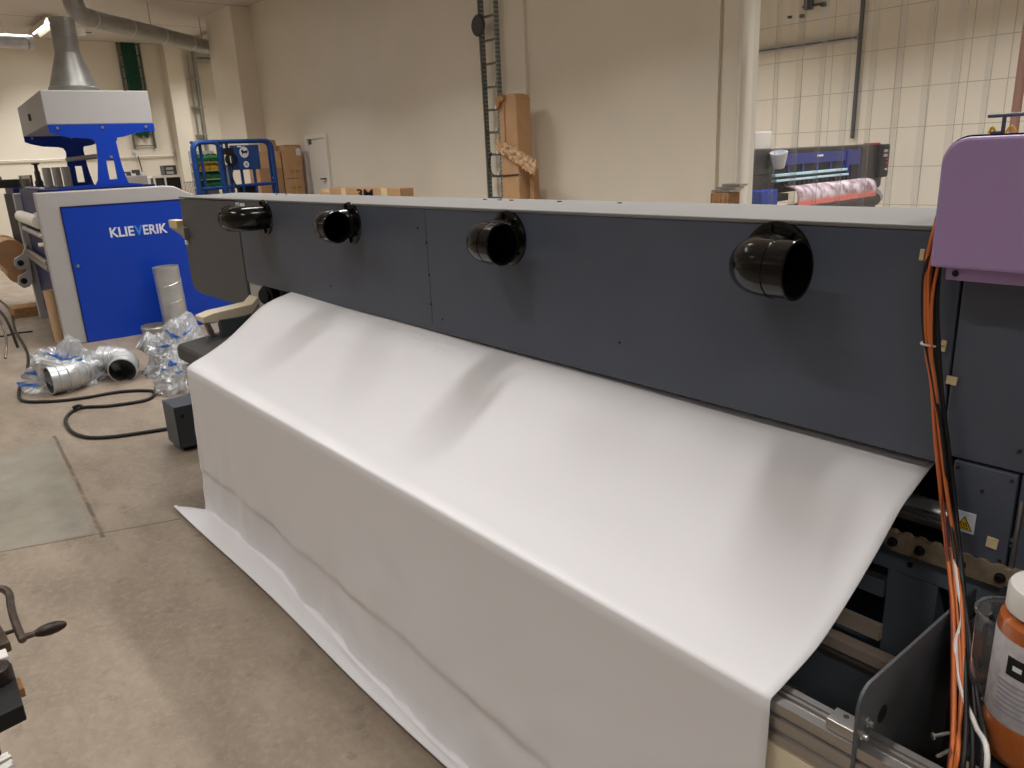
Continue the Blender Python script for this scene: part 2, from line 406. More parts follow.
# long wall with the strip-curtain opening
w = MB(); w.box(-13.9, -4.045, 6.0, 6.2, 0, CH); w.box(-4.045, -1.0, 6.0, 6.2, 3.2, CH); w.box(-1.0, 8.0, 6.0, 6.2, 0, CH)
struct(w.build('wall_back', 'wall'))
struct(MB().box(-15.1, -13.9, 5.66, 7.9, 0, CH).build('wall_corner', 'wall'))
struct(MB().box(-18.8, -15.1, 7.7, 7.9, 0, CH).build('wall_alcove', 'wall'))
struct(MB().box(-13.0, 8.0, 10.0, 10.2, 0, CH).build('wall_storeroom', 'tiles'))
struct(MB().box(-13.2, -13.0, 6.2, 10.2, 0, CH).build('wall_storeroom_left', 'wall'))
# pilaster strips on the long wall
w = MB(); w.box(-7.12, -6.76, 5.96, 6.0, 0, CH); struct(w.build('trim_1', 'wall'))
w = MB(); w.box(-4.52, -4.26, 5.96, 6.0, 0, CH); struct(w.build('trim_2', 'wall'))
w = MB(); w.box(-4.22, -4.065, 5.965, 6.0, 0, CH); struct(w.build('trim_3', 'wall'))
struct(MB().box(-4.06, -4.03, 5.955, 6.205, 0, 3.2).build('trim_4', 'white_paint', bevel=0.008))
struct(MB().box(-18.8, -18.5, 5.95, 6.3, 0, CH).build('trim_5', 'wall'))
# office door in the long wall
fr = MB(); fr.box(-12.3, -12.22, 5.95, 6.0, 0, 2.13); fr.box(-11.62, -11.54, 5.95, 6.0, 0, 2.13); fr.box(-12.22, -11.62, 5.95, 6.0, 2.06, 2.13)
dr = struct(MB().box(-12.22, -11.62, 5.975, 5.998, 0.01, 2.06).build('door_1', 'white_paint', bevel=0.004))
struct(fr.build('door_frame', 'white_paint', dr, bevel=0.004))
hd = MB(); hd.cyl((-11.70, 5.975, 1.44), (-11.70, 5.93, 1.44), 0.012, 12); hd.box(-11.80, -11.69, 5.92, 5.935, 1.43, 1.45)
struct(hd.build('door_handle', 'bolt', dr))
struct(MB().box(-12.17, -12.08, 5.965, 5.976, 1.98, 2.06).build('door_closer', 'charcoal', dr))

# ================================================================== LAMPS
def lamp(x, y, e, L=1.4, z=4.12, spread=118, W=0.16):
    l = bpy.data.lights.new('strip_or_fill_lamp', 'AREA'); l.shape = 'RECTANGLE'; l.size = L; l.size_y = W
    l.energy = e; l.color = (1.0, 0.985, 0.96); l.spread = math.radians(spread)
    o = bpy.data.objects.new('strip_or_fill_lamp', l); COL.objects.link(o); o.location = (x, y, z - 0.03)
    return o
E0 = 24
for row_y, ke in ((-3.3, 1.0), (-0.6, 0.85), (2.05, 0.95), (3.45, 1.6)):
    for k in range(-5, 3):
        x_ = -1.7 + 3.1*k
        if row_y == 2.05: lamp(x_, row_y, E0*ke, L=0.26, W=1.2)
        else: lamp(x_, row_y, E0*ke)
        if row_y in (-3.3, 3.45) : lamp(x_, row_y, E0*0.34, spread=180)  # weak wide twin at the same spot, added as fill for the upper walls
lamp(-17.0, 6.29, E0*1.4)
for x in (-9.5, -6.4, -3.3, -0.2, 2.9): lamp(x, 7.75, E0*2.9, spread=124)
# visible fittings of the two nearest rows at the far end
def fitting(x, y, label):
    t = thing('ceiling_light', label, 'light', (x, y, 4.1), 'ceiling strip lights')
    MB().prism([(y-0.11, 4.12), (y-0.06, 4.24), (y+0.06, 4.24), (y+0.11, 4.12), (y+0.1, 4.12), (y+0.05, 4.225), (y-0.05, 4.225), (y-0.1, 4.12)], 0, x-0.75, x+0.75).build('housing', 'white_paint', t)
    MB().cyl((x-0.7, y, 4.175), (x+0.7, y, 4.175), 0.015, 10).build('tube', 'tube_light', t)
    h = MB()
    for dx in (-0.5, 0.5): h.tube([(x+dx, y, 4.24), (x+dx, y, 4.3)], 0.006, 6)
    h.build('hanger', 'steel', t)
fitting(-16.6, 3.30, 'strip light by the far wall, left of the cone-shaped duct')
fitting(-17.0, 6.29, 'strip light by the far wall, above the end of the long duct')

# ================================================================== WHITE CLOTH
def lerp(a, b, t): return a + (b-a)*t
LP = [(1.74, 1.115), (1.66, 1.10), (1.581, 1.078), (1.51, 1.060), (1.445, 1.036), (1.40, 1.008), (1.35, 0.972), (1.252, 0.905), (1.15, 0.855), (1.075, 0.826), (1.052, 0.812)]
RP = [(1.74, 1.046), (1.68, 1.038), (1.623, 1.024), (1.57, 1.004), (1.503, 0.976), (1.46, 0.947), (1.40, 0.905), (1.30, 0.845), (1.20, 0.797), (1.09, 0.775), (1.050, 0.770)]
def cat(P, t):
    n = len(P)-1; f = t*n; i = min(int(f), n-1); t = f-i
    p0, p1, p2, p3 = P[max(i-1, 0)], P[i], P[i+1], P[min(i+2, n)]
    return [0.5*(2*p1[k]+(-p0[k]+p2[k])*t+(2*p0[k]-5*p1[k]+4*p2[k]-p3[k])*t*t+(-p0[k]+3*p1[k]-3*p2[k]+p3[k])*t**3) for k in (0, 1)]
XL, XR_ = -3.64, -0.597
def ybase(u):
    K = [(0, 1.062), (0.12, 1.078), (0.25, 1.070), (0.38, 1.035), (0.52, 1.008), (0.68, 0.992), (1, 0.99)]
    for (a, ya), (b, yb_) in zip(K[:-1], K[1:]):
        if u <= b:
            k = (u-a)/(b-a); k = k*k*(3-2*k); return ya + (yb_-ya)*k
    return 0.99
def cloth_f(u, v):
    x = lerp(XL, XR_, u)
    NT = 0.42
    if v <= NT:
        t = v/NT
        a = cat(LP, t); b = cat(RP, t)
        y, z = lerp(a[0], b[0], u), lerp(a[1], b[1], u)
        # gentle sag ripples running down the slope
        z += 0.004*math.sin(u*19+1)*math.sin(PI*t)*(1-0.4*u) + 0.003*noise.noise(V((x*2.2, y*3, 0)))*math.sin(PI*t)
        return V((x, y, z))
    top = cat(LP, 1); tb = cat(RP, 1)
    yt, zt = lerp(top[0], tb[0], u), lerp(top[1], tb[1], u)
    ND = 0.80
    if v <= ND:
        t = (v-NT)/(ND-NT)
        t2 = t**0.9
        z = lerp(zt, 0.022, t2)
        yb = ybase(u)
        y = lerp(yt-0.006, yb, t**1.6)
        amp = 0.022*t**1.2
        y += amp*(0.7*noise.noise(V((x*2.3, z*0.8, 3.1))) + 0.45*noise.noise(V((x*6.0, z*1.5, 7.7))))
        cr = 0.66 + 0.05*noise.noise(V((x*1.3, 2.0, 0))) + 0.012*noise.noise(V((x*9, 2.0, 0)))
        kk = (t-cr)/0.010; y += 0.019/(1+math.exp(-max(-30, min(30, kk))))*(0.6+0.6*noise.noise(V((x*4, 0, 0))))
        y += 0.007*noise.noise(V((x*14, z*9, 5)))*t + 0.012*t*noise.noise(V((x*9, z*2.2, 1.5)))
        y += 0.006*t*(1-t)*2*math.sin(x*15+2*z)*(1-u)**2
        x -= 0.20*t**1.3*(1-u)**3*0.85
        if t < 0.03: z = zt - 0.004*(t/0.03)*1.0 - 0.006*(t/0.03)
        return V((x, y, z))
    t = (v-ND)/(1-ND)
    yb = ybase(u)
    yo = 0.962 + 0.006*math.sin(x*4)+ 0.02*max(0, u-0.75)
    fan = 0.24 if u < 0.5 else 0
    x -= 0.17*(1-u)**3 + t*0.20*(1-u)**6
    if t < 0.7:
        k = t/0.7
        y = lerp(yb, yo, k); z = 0.022 + 0.012*math.sin(PI*min(1, k*1.05))*(0.6+0.5*noise.noise(V((x*3, 0, 1)))) + 0.006*k
    else:
        k = (t-0.7)/0.3
        y = yo + 0.028*k - 0.008*math.sin(PI*k); z = 0.028*(1-k) + 0.005
    return V((x, y, z))
tag(MB().grid(cloth_f, 150, 150).build('fabric_sheet', 'cloth', smooth=False, solid=0.0025, recalc=False),
    'large white fabric sheet draped over the printer rail and down to the floor', 'fabric')
for p in bpy.data.meshes[-1:]: pass
bpy.data.objects['fabric_sheet'].data.shade_smooth()

# ================================================================== MAIN PRINTER
pr = thing('textile_printer', 'long anthracite wide-format printer with black exhaust elbows and a purple cover', 'printer', (-2.6, 1.7, 0))
YF = 1.60; YB = 1.96
# main beam cover + end cabinet
MB().prism([(-4.20, 1.083), (-0.575, 1.052), (-0.575, 1.522), (-4.20, 1.522)], 1, YF, YB).build('beam_cover', 'panel', pr, bevel=0.004)
MB().prism([(-5.13, 1.518), (-4.215, 1.518), (-4.215, 0.932), (-4.95, 0.932), (-5.10, 0.945), (-5.15, 0.99), (-5.15, 1.10)], 1, YF, YB).build('end_cabinet', 'panel_side', pr, bevel=0.004)
m = MB(); m.box(-5.13, -0.57, YF-0.004, YB+0.02, 1.522, 1.532); m.build('top_cover', 'top_grey', pr, bevel=0.003)
m = MB()
for x in (-4.35, -4.22, -2.42, -2.33, -2.26, -2.0, -1.72): m.cyl((x, YB-0.06, 1.531), (x, YB-0.06, 1.535), 0.008, 10)
m.build('cover_screws', 'bolt', pr)
m = MB()
for x in (-2.397,):
    for z in (1.40, 1.28, 1.17): m.cyl((x, YF-0.002, z), (x, YF+0.003, z), 0.005, 8)
for x, z in ((-2.33, 1.12), (-3.2, 1.16), (-3.9, 1.3), (-2.45, 1.45), (-1.45, 1.17)): m.cyl((x, YF-0.002, z), (x, YF+0.003, z), 0.004, 8)
m.build('panel_screws', 'black', pr)
MB().box(-2.3985, -2.3965, YF-0.001, YF+0.002, 1.09, 1.52).build('panel_seam', 'dark_steel', pr)
# right-hand cabinet
MB().box(-0.57, 0.9, YF-0.002, YB, 1.074, 1.50).build('cabinet_front', 'panel', pr, bevel=0.004)
MB().box(-0.424, 0.9, YF-0.002, YB, 0.86, 1.073).build('lower_cabinet', 'panel', pr, bevel=0.004)
MB().box(-0.543, -0.428, YF-0.006, YF+0.10, 0.872, 1.070).build('service_hatch', 'panel', pr, bevel=0.003)
m = MB()
for x, z in ((-0.535, 1.056), (-0.438, 1.056), (-0.438, 0.885), (-0.486, 1.02), (-0.434, 1.118)): m.cyl((x, YF-0.009, z), (x, YF-0.003, z), 0.0035, 10)
m.build('hatch_screws', 'bolt', pr)
MB().box(-0.419, -0.414, YF-0.006, YF-0.001, 0.86, 1.02).build('hatch_edge', 'alu', pr)
# warning sticker: plate, triangle, marks
st = MB().box(-0.5365, -0.4975, YF-0.0085, YF-0.006, 0.923, 0.967).build('warning_sticker', 'logo_white', pr)
tri = MB().prism([(-0.533, 0.929), (-0.501, 0.929), (-0.517, 0.9585)], 1, YF-0.0095, YF-0.0085).build('triangle_border', 'black', st)
MB().prism([(-0.5305, 0.9305), (-0.5035, 0.9305), (-0.517, 0.9555)], 1, YF-0.0102, YF-0.0095).build('yellow_triangle', 'yellow_sign', st)
m = MB()
for dx in (-0.0045, 0, 0.0045): m.tube([(-0.517+dx, YF-0.0105, 0.9365), (-0.5155+dx, YF-0.0105, 0.939), (-0.5185+dx, YF-0.0105, 0.942), (-0.517+dx, YF-0.0105, 0.9455)], 0.0008, 6, 3)
m.tube([(-0.5255, YF-0.0105, 0.9335), (-0.5085, YF-0.0105, 0.9335)], 0.0008, 6)
m.build('heat_symbol', 'black', st)
st.location.x += 0.008
# tape squares
for x, z, w_, h_ in ((-0.455, 0.918, 0.020, 0.022), (-0.566, 1.233, 0.019, 0.016), (-0.648, 1.475, 0.008, 0.022), (-0.589, 1.300, 0.009, 0.022)):
    MB().box(x-w_/2, x+w_/2, YF-0.009, YF-0.0035, z-h_/2, z+h_/2, Matrix.Rotation(0.06, 3, 'Y')).build('tape_square', 'tape', pr)
# purple cover, rounded rectangle, curled at the bottom
def rr(x0, x1, z0, z1, r, n=8, corners=(1, 1, 1, 1)):
    pts = []
    for ci, (cx, cz, a0) in enumerate(((x0+r, z1-r, PI), (x1-r, z1-r, PI/2), (x1-r, z0+r, 0), (x0+r, z0+r, -PI/2))):
        if not corners[ci]:
            pts.append(((x0, z1), (x1, z1), (x1, z0), (x0, z0))[ci]); continue
        for k in range(n+1):
            a = a0 - k*(PI/2)/n; pts.append((cx + r*math.cos(a), cz + r*math.sin(a)))
    return pts
def pc(z):   # front surface of the cover: leans back towards the top
    return 1.50 if z > 1.50 else 1.50
MB().prism(rr(-0.596, 0.5, 1.467, 1.694, 0.045, 8, (1, 1, 0, 0)), 1, 1.50, 1.93).build('purple_cover', 'purple', pr, bevel=0.006)
MB().prism(rr(-0.598, 0.5, 1.470, 1.697, 0.045, 8, (1, 1, 0, 0)), 1, 1.515, 1.525).build('cover_seal', 'black', pr)
MB().box(-0.577, 0.5, 1.53, 1.60, 1.441, 1.467).build('cover_lip', 'purple', pr, bevel=0.002)
MB().cyl((-0.560, 1.529, 1.454), (-0.560, 1.533, 1.454), 0.006, 14).build('lip_hole', 'black', pr)
# little hinge bracket on top of the cover
m = MB(); m.tube([(-0.570, 1.62, 1.728), (-0.40, 1.62, 1.728)], 0.0035, 8); m.tube([(-0.543, 1.62, 1.69), (-0.543, 1.62, 1.728)], 0.0035, 8); m.box(-0.560, -0.545, 1.61, 1.63, 1.693, 1.701)
m.build('hinge_rod', 'dark_steel', pr)
m = MB(); m.tube([(-0.566, 1.62, 1.698), (-0.561, 1.62, 1.709), (-0.555, 1.62, 1.698)], 0.0025, 6, 3); m.tube([(-0.538, 1.62, 1.698), (-0.530, 1.62, 1.709), (-0.522, 1.62, 1.698)], 0.0025, 6, 3)
m.build('wire_tie', 'yellow', pr)

# exhaust elbows
def elbow(x, z, dirx):
    R = 0.061; bend = 0.066; PJ = 0.052
    path = [V((x, YF, z)), V((x, YF-PJ, z))]
    for k in range(1, 10):
        a = k*(PI/2)/10; path.append(V((x + dirx*bend*(1-math.cos(a)), YF-PJ-bend*math.sin(a)-0.012*math.sin(a), z)))
    ye = path[-1].y
    path += [V((x + dirx*(bend+0.002), YF-PJ-bend-0.012, z)), V((x + dirx*(bend+0.062), YF-PJ-bend-0.012, z))]
    m = MB(); n = len(path); rad = [R]*n; rad[-1] = R
    m.tube(path, R, 36, 0, caps=False)
    # inner wall: opening reads as a hollow pipe
    m.tube([path[-1], path[-2], path[-3], path[5]], R-0.004, 36, 0, caps=False)
    m.lathe([(R-0.004, 0), (R, 0)], path[-1], (dirx, 0, 0), 36)
    e = m.build('exhaust_elbow', 'black_plastic', pr, smooth=True)
    f = MB(); f.lathe([(R-0.002, 0.012), (R+0.012, 0.012), (R+0.024, 0.006), (R+0.026, 0.0), (R-0.002, 0.0)], (x, YF, z), (0, -1, 0), 48)
    f.build('flange', 'black_plastic', e, smooth=True)
    g = MB()
    for k in range(8):
        a = k*PI/4 + 0.12
        c = V((x+math.cos(a)*(R+0.008), YF-0.010, z+math.sin(a)*(R+0.008)))
        g.box(c.x-0.0015, c.x+0.0015, c.y-0.010, c.y+0.004, c.z-0.010, c.z+0.010, Matrix.Rotation(-a+PI/2, 3, 'Y'))
    g.build('flange_rib', 'black_plastic', e)
    h = MB()
    for a in (0.0, PI/2, PI):   # mould seams round the mouth
        pass
    h.lathe([(R+0.0008, -0.001), (R+0.0022, 0), (R+0.0008, 0.001)], path[-1] - V((dirx*0.05, 0, 0)), (dirx, 0, 0), 40)
    h.lathe([(R, -0.002), (R+0.0025, 0), (R+0.0015, 0.003)], path[-1] - V((dirx*0.003, 0, 0)), (dirx, 0, 0), 40)
    h.build('mould_seam', 'black_plastic', e, smooth=True)
    return e
for x, z, d in ((-3.835, 1.446, -1), (-2.955, 1.449, 1), (-1.925, 1.441, 1), (-0.968, 1.443, 1)): elbow(x, z, d)

# stickers and sensor on the end cabinet
m = MB(); m.box(-4.205, -4.160, YF-0.003, YF-0.0005, 1.478, 1.512); m.build('white_sticker', 'logo_white', pr)
m = MB(); m.box(-4.140, -4.075, YF-0.0045, YF-0.003, 1.486, 1.510); m.build('white_sticker', 'logo_white', pr)
m = MB(); m.tube([(-4.19, YF-0.004, 1.488), (-4.19, YF-0.004, 1.502), (-4.175, YF-0.004, 1.502), (-4.172, YF-0.004, 1.49)], 0.0015, 6); m.build('sticker_print', 'charcoal', pr)
sb = MB().prism([(-5.30, 1.33), (-5.14, 1.30), (-5.05, 1.27), (-5.05, 1.345), (-5.30, 1.345)], 1, YF-0.03, YF+0.02).build('sensor_bracket', 'alu', pr, bevel=0.002)
MB().prism([(-5.31, 1.385), (-5.15, 1.385), (-5.16, 1.335), (-5.31, 1.335)], 1, YF-0.035, YF+0.02).build('sensor_housing', 'tape', pr, bevel=0.003)
MB().box(-5.14, -5.09, YF-0.006, YF, 1.235, 1.262).build('white_sticker', 'logo_white', pr)

# mechanics at the left end, under the beam
MB().box(-4.20, -4.02, YF+0.01, YF+0.05, 0.93, 1.083).build('side_plate', 'm_grey', pr, bevel=0.003)
m = MB(); m.lathe([(0, 0), (0.05, 0), (0.055, 0.01), (0.055, 0.05), (0.04, 0.055), (0.04, 0.07), (0, 0.07)], (-3.98, YF+0.05, 1.03), (0.3, -1, 0), 24)
m.box(-4.0, -3.60, YF+0.12, YF+0.2, 0.9, 1.083); m.build('drive_wheel', 'black', pr, smooth=False)
MB().box(-4.9, -3.60, YF+0.2, YF+0.3, 0.20, 0.94).build('rear_column', 'dark_steel', pr)
m = MB(); m.prism([(1.30, 0.915), (1.30, 0.945), (1.36, 0.960), (1.57, 0.975), (1.61, 1.01), (1.61, 0.975), (1.57, 0.925), (1.40, 0.905)], 0, -4.22, -4.10)
m.build('tension_arm', 'cream', pr, bevel=0.004)
m = MB(); m.prism([(1.33, 0.90), (1.36, 0.90), (1.42, 0.70), (1.39, 0.70)], 0, -4.22, -4.19); m.prism([(1.41, 0.90), (1.445, 0.90), (1.475, 0.74), (1.44, 0.74)], 0, -4.16, -4.13)
m.build('tension_strut', 'm_grey', pr, bevel=0.002)
MB().box(-4.12, -4.08, 1.38, 1.58, 0.66, 0.92).build('strut_plate', 'dark_steel', pr)
MB().prism([(1.20, 0.80), (1.185, 0.785), (1.185, 0.725), (1.205, 0.705), (1.60, 0.745), (1.60, 0.85)], 0, -4.25, -3.60).build('roller_guard', 'charcoal', pr, bevel=0.012)
m = MB()
for k in range(5): m.box(-4.22, -3.75, 1.19+0.004*k, 1.30, 0.69-0.045*k-0.03, 0.69-0.045*k)
m.build('slatted_cover', 'm_grey', pr, bevel=0.002)
# motor box on the floor by the left end
mbx = MB().prism([(1.257, 0.03), (1.257, 0.300), (1.50, 0.300), (1.50, 0.03)], 0, -5.02, -4.79).build('drive_box', 'dark_steel', pr, bevel=0.006)
MB().box(-4.79, -4.788, 1.262, 1.264, 0.04, 0.29).build('box_seam', 'black', mbx)
MB().cyl((-4.788, 1.30, 0.235), (-4.785, 1.30, 0.235), 0.012, 14).build('socket', 'black', mbx)
MB().box(-4.98, -4.83, 1.29, 1.46, 0.0, 0.03).build('box_foot', 'black', mbx)
MB().box(-4.95, -3.9, 1.50, 1.60, 0.08, 0.2).build('base_beam', 'dark_steel', pr)
m = MB(); m.box(-4.0, -3.8, 1.40, 1.62, 0.0, 0.75); m.build('left_leg', 'dark_steel', pr)

# right-hand mechanics
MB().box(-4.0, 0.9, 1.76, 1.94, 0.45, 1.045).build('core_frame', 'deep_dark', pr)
m = MB(); m.cyl((-4.0, 1.645, 0.918), (0.5, 1.645, 0.918), 0.030, 28); m.build('feed_roller', 'roller', pr, smooth=True)
m = MB(); m.box(-4.0, -0.42, 1.60, 1.612, 0.930, 0.936); m.box(-4.0, -0.42, 1.60, 1.606, 0.918, 0.922); m.build('roller_strip', 'steel', pr)
# brown mounting plate with notches and bolts
bpts = [(-0.660, 0.862), (-0.655, 0.877), (-0.640, 0.879)]
x = -0.640
while x < -0.40:
    bpts += [(x, 0.879), (x+0.006, 0.874), (x+0.013, 0.874), (x+0.019, 0.879)]; x += 0.030
bpts += [(-0.385, 0.879), (-0.385, 0.832), (-0.640, 0.832), (-0.655, 0.838), (-0.660, 0.848)]
bp_ = MB().prism([p for i, p in enumerate(bpts) if i == 0 or p != bpts[i-1]], 1, 1.585, 1.600).build('mounting_plate', 'brown_steel', pr)
for x in (-0.640, -0.583, -0.503, -0.430):
    m = MB(); m.lathe([(0.0105, 0), (0.0105, 0.003), (0.0075, 0.003), (0.0075, 0.012), (0.004, 0.012), (0.004, 0.007), (0, 0.007)], (x, 1.585, 0.854), (0, -1, 0), 18); m.build('bolt', 'bolt', bp_, smooth=True)
MB().box(-0.72, 0.5, 1.60, 1.68, 0.775, 0.835).build('cross_beam', 'frame_steel', pr, bevel=0.004)
MB().cyl((-0.605, 1.597, 0.805), (-0.605, 1.600, 0.805), 0.006, 12).build('screw', 'bolt', pr)
MB().prism([(-0.652, 0.55), (-0.652, 0.775), (-0.545, 0.775), (-0.545, 0.30), (-0.652, 0.30)], 1, 1.602, 1.66).build('support_leg', 'frame_steel', pr, bevel=0.003)
MB().box(-0.60, -0.45, 1.66, 1.69, 0.30, 0.78).build('leg_return', 'deep_dark', pr)
MB().box(-3.6, -0.655, 1.60, 1.61, 0.745, 0.751).build('steel_strip', 'steel', pr)
MB().box(-3.6, -0.655, 1.60, 1.69, 0.70, 0.743).build('lower_beam', 'frame_steel', pr)
MB().box(-3.6, -0.648, 1.585, 1.60, 0.597, 0.635).build('guide_bar', 'alu_warm', pr)
m = MB(); m.box(-3.6, -0.56, 1.555, 1.59, 0.545, 0.575); m.build('lower_guide_rail', 'alu_warm', pr, bevel=0.003)
m = MB(); m.box(-3.6, -0.56, 1.545, 1.565, 0.525, 0.542); m.build('lower_guide_strip', 'alu', pr, bevel=0.003)
MB().prism([(1.545, 0.525), (1.545, 0.36), (1.70, 0.30), (1.70, 0.53)], 0, -3.6, -0.50).build('dark_tray', 'frame_steel', pr)
MB().prism([(1.15, 0.20), (1.70, 0.28), (1.70, 0.26), (1.15, 0.18)], 0, -3.6, 0.3).build('bottom_tray', 'charcoal', pr)

# aluminium profile the cloth runs over
def profile_mesh():
    y0, y1, z0, z1 = 1.056, 1.112, 0.675, 0.757
    p = [(y0, z0), (y0, z0+0.018), (y0+0.006, z0+0.020), (y0+0.006, z0+0.030), (y0, z0+0.032), (y0, z0+0.052), (y0+0.006, z0+0.054), (y0+0.006, z0+0.060), (y0, z0+0.062), (y0, z1),
         (y0+0.018, z1), (y0+0.020, z1-0.006), (y0+0.028, z1-0.006), (y0+0.030, z1), (y0+0.036, z1), (y0+0.037, z1-0.004), (y0+0.041, z1-0.004), (y0+0.042, z1), (y1, z1), (y1, z0)]
    return MB().prism(p, 0, -3.60, 0.5)
profile_mesh().build('aluminium_profile', 'alu', pr)
MB().box(-0.62, 0.5, 1.06, 1.20, 0.50, 0.672).build('cream_housing', 'cream', pr, bevel=0.008)
MB().box(-3.6, -0.62, 1.16, 1.22, 0.0, 0.672).build('front_apron', 'charcoal', pr)
MB().box(-0.60, 0.5, 1.08, 1.60, 0.0, 0.06).build('base_plate', 'charcoal', pr)
# side plate with rounded corner
pts = [(1.052, 0.70), (1.052, 0.83)]
for k in range(7):
    a = PI - k*PI/12; pts.append((1.052+0.035+0.035*math.cos(a), 0.83+0.035*math.sin(a)))
pts += [(1.52, 0.852), (1.52, 0.45), (1.115, 0.45), (1.115, 0.70)]
sp_ = MB().prism(pts, 0, -0.4535, -0.4475).build('side_shield', 'panel_side', pr, bevel=0.0015)
m = MB()
for y, z in ((1.068, 0.775), (1.085, 0.790)): m.lathe([(0.008, 0), (0.008, 0.003), (0.005, 0.004), (0.005, 0.011), (0, 0.011)], (-0.4475, y, z), (1, 0, 0), 14)
m.build('shield_screws', 'steel', sp_)
MB().cyl((-0.4475, 1.14, 0.775), (-0.4465, 1.14, 0.775), 0.016, 20).build('shield_slot', 'black', sp_)
m = MB(); m.box(-0.505, -0.4535, 1.062, 1.100, 0.757, 0.777); m.build('clamp_block', 'alu', pr, bevel=0.002)
m = MB(); m.cyl((-0.483, 1.088, 0.777), (-0.483, 1.088, 0.7775), 0.005, 12); m.cyl((-0.464, 1.090, 0.777), (-0.464, 1.090, 0.7775), 0.004, 12); m.build('clamp_holes', 'charcoal', pr)
# dark innards behind the jar
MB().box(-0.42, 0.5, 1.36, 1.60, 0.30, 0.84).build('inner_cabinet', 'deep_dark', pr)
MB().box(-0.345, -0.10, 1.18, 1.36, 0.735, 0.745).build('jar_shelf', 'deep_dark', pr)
m = MB(); m.box(-0.335, -0.305, 1.19, 1.195, 0.50, 0.735); m.build('slotted_bracket', 'steel', pr)
m = MB(); m.box(-0.326, -0.319, 1.188, 1.190, 0.67, 0.69); m.box(-0.326, -0.319, 1.188, 1.190, 0.60, 0.62); m.build('bracket_slots', 'black', pr)
m = MB(); m.tube([(-0.36, 1.19, 0.762), (-0.375, 1.17, 0.758)], 0.003, 8); m.tube([(-0.35, 1.18, 0.742), (-0.362, 1.155, 0.735)], 0.003, 8); m.lathe([(0.006, 0), (0.006, 0.003), (0, 0.003)], (-0.375, 1.17, 0.758), (-1, -1, 0), 6)
m.build('thumb_screw', 'steel', pr)
# left feet hidden by cloth, right pedestal
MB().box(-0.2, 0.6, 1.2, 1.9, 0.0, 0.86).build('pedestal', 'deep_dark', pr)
#-- jars
def jar(cx, cy, z0, r, h, label):
    t = thing('ink_canister', label, 'canister', (cx, cy, z0))
    m = MB(); m.lathe([(0, 0), (r*0.8, 0), (r*0.97, 0.012), (r, 0.03), (r, h*0.86), (r*0.97, h*0.92), (r*0.72, h*0.97), (r*0.70, h)], (cx, cy, z0), seg=40); m.build('jar_body', 'ink', t, smooth=True)
    m = MB(); m.lathe([(r*1.004, h*0.30), (r*1.008, h*0.302), (r*1.008, h*0.84), (r*1.004, h*0.842)], (cx, cy, z0), seg=48); lb = m.build('paper_label', 'label', t, smooth=True)
    a0 = math.atan2(-cy, -cx)
    def pf(aw, z0_, z1_, rr_):
        mm = MB()
        def f(u, v):
            a = a0 - 0.45 + lerp(-aw, aw, u); return V((cx+math.cos(a)*rr_, cy+math.sin(a)*rr_, lerp(z0_, z1_, v)))
        mm.grid(f, 10, 1); return mm
    pf(0.24, z0+h*0.63, z0+h*0.75, r*1.013).build('label_band', 'black', lb, solid=0.0006)
    q = MB()
    def f2(u, v):
        a = a0 - 0.45 + lerp(-0.10, 0.10, u); return V((cx+math.cos(a)*r*1.018, cy+math.sin(a)*r*1.018, z0+h*lerp(0.675, 0.705, v)))
    q.grid(f2, 6, 1); q.build('label_title', 'logo_white', lb, solid=0.0005)
    q = MB()
    for k in range(7):
        zz = 0.57 - k*0.032; wv = 0.34 - 0.05*(k % 3)
        def f3(u, v, zz=zz, wv=wv):
            a = a0 - 0.45 + lerp(-0.4, wv, u); return V((cx+math.cos(a)*r*1.013, cy+math.sin(a)*r*1.013, z0+h*(zz+0.012*v)))
        q.grid(f3, 8, 1)
    q.build('label_text', 'label_lines', lb, solid=0.0004)
    m = MB(); prof = [(r*0.70, -0.006), (r*0.90, -0.006), (r*0.90, 0.028), (r*0.86, 0.033), (0, 0.033)]
    m.lathe(prof, (cx, cy, z0+h), seg=40); m.build('screw_lid', 'cream' if False else 'white_tube', t, smooth=True)
    return t
jar(-0.265, 1.25, 0.745, 0.067, 0.266, 'canister of orange ink with a white screw lid and grey label')
t = thing('glass_jar', 'clear jar of tangled thin hoses behind the orange ink canister', 'jar', (-0.332, 1.31, 0.745))
m = MB(); m.lathe([(0, 0), (0.045, 0), (0.048, 0.01), (0.048, 0.19), (0.052, 0.194), (0.052, 0.2), (0.047, 0.2)], (-0.332, 1.31, 0.745), seg=32); m.build('jar_wall', 'jar', t, smooth=True)
m = MB()
for k in range(6):
    a = k*1.3
    m.tube([(-0.332+0.03*math.cos(a), 1.31+0.03*math.sin(a), 0.76), (-0.332+0.035*math.cos(a+1), 1.31+0.03*math.sin(a+1), 0.82), (-0.332+0.02*math.cos(a+2.5), 1.31+0.03*math.sin(a+2), 0.88), (-0.332+0.03*math.cos(a+3), 1.31+0.02*math.sin(a+3), 0.93)], 0.003, 6, 4)
m.build('coiled_hose', 'charcoal', t)

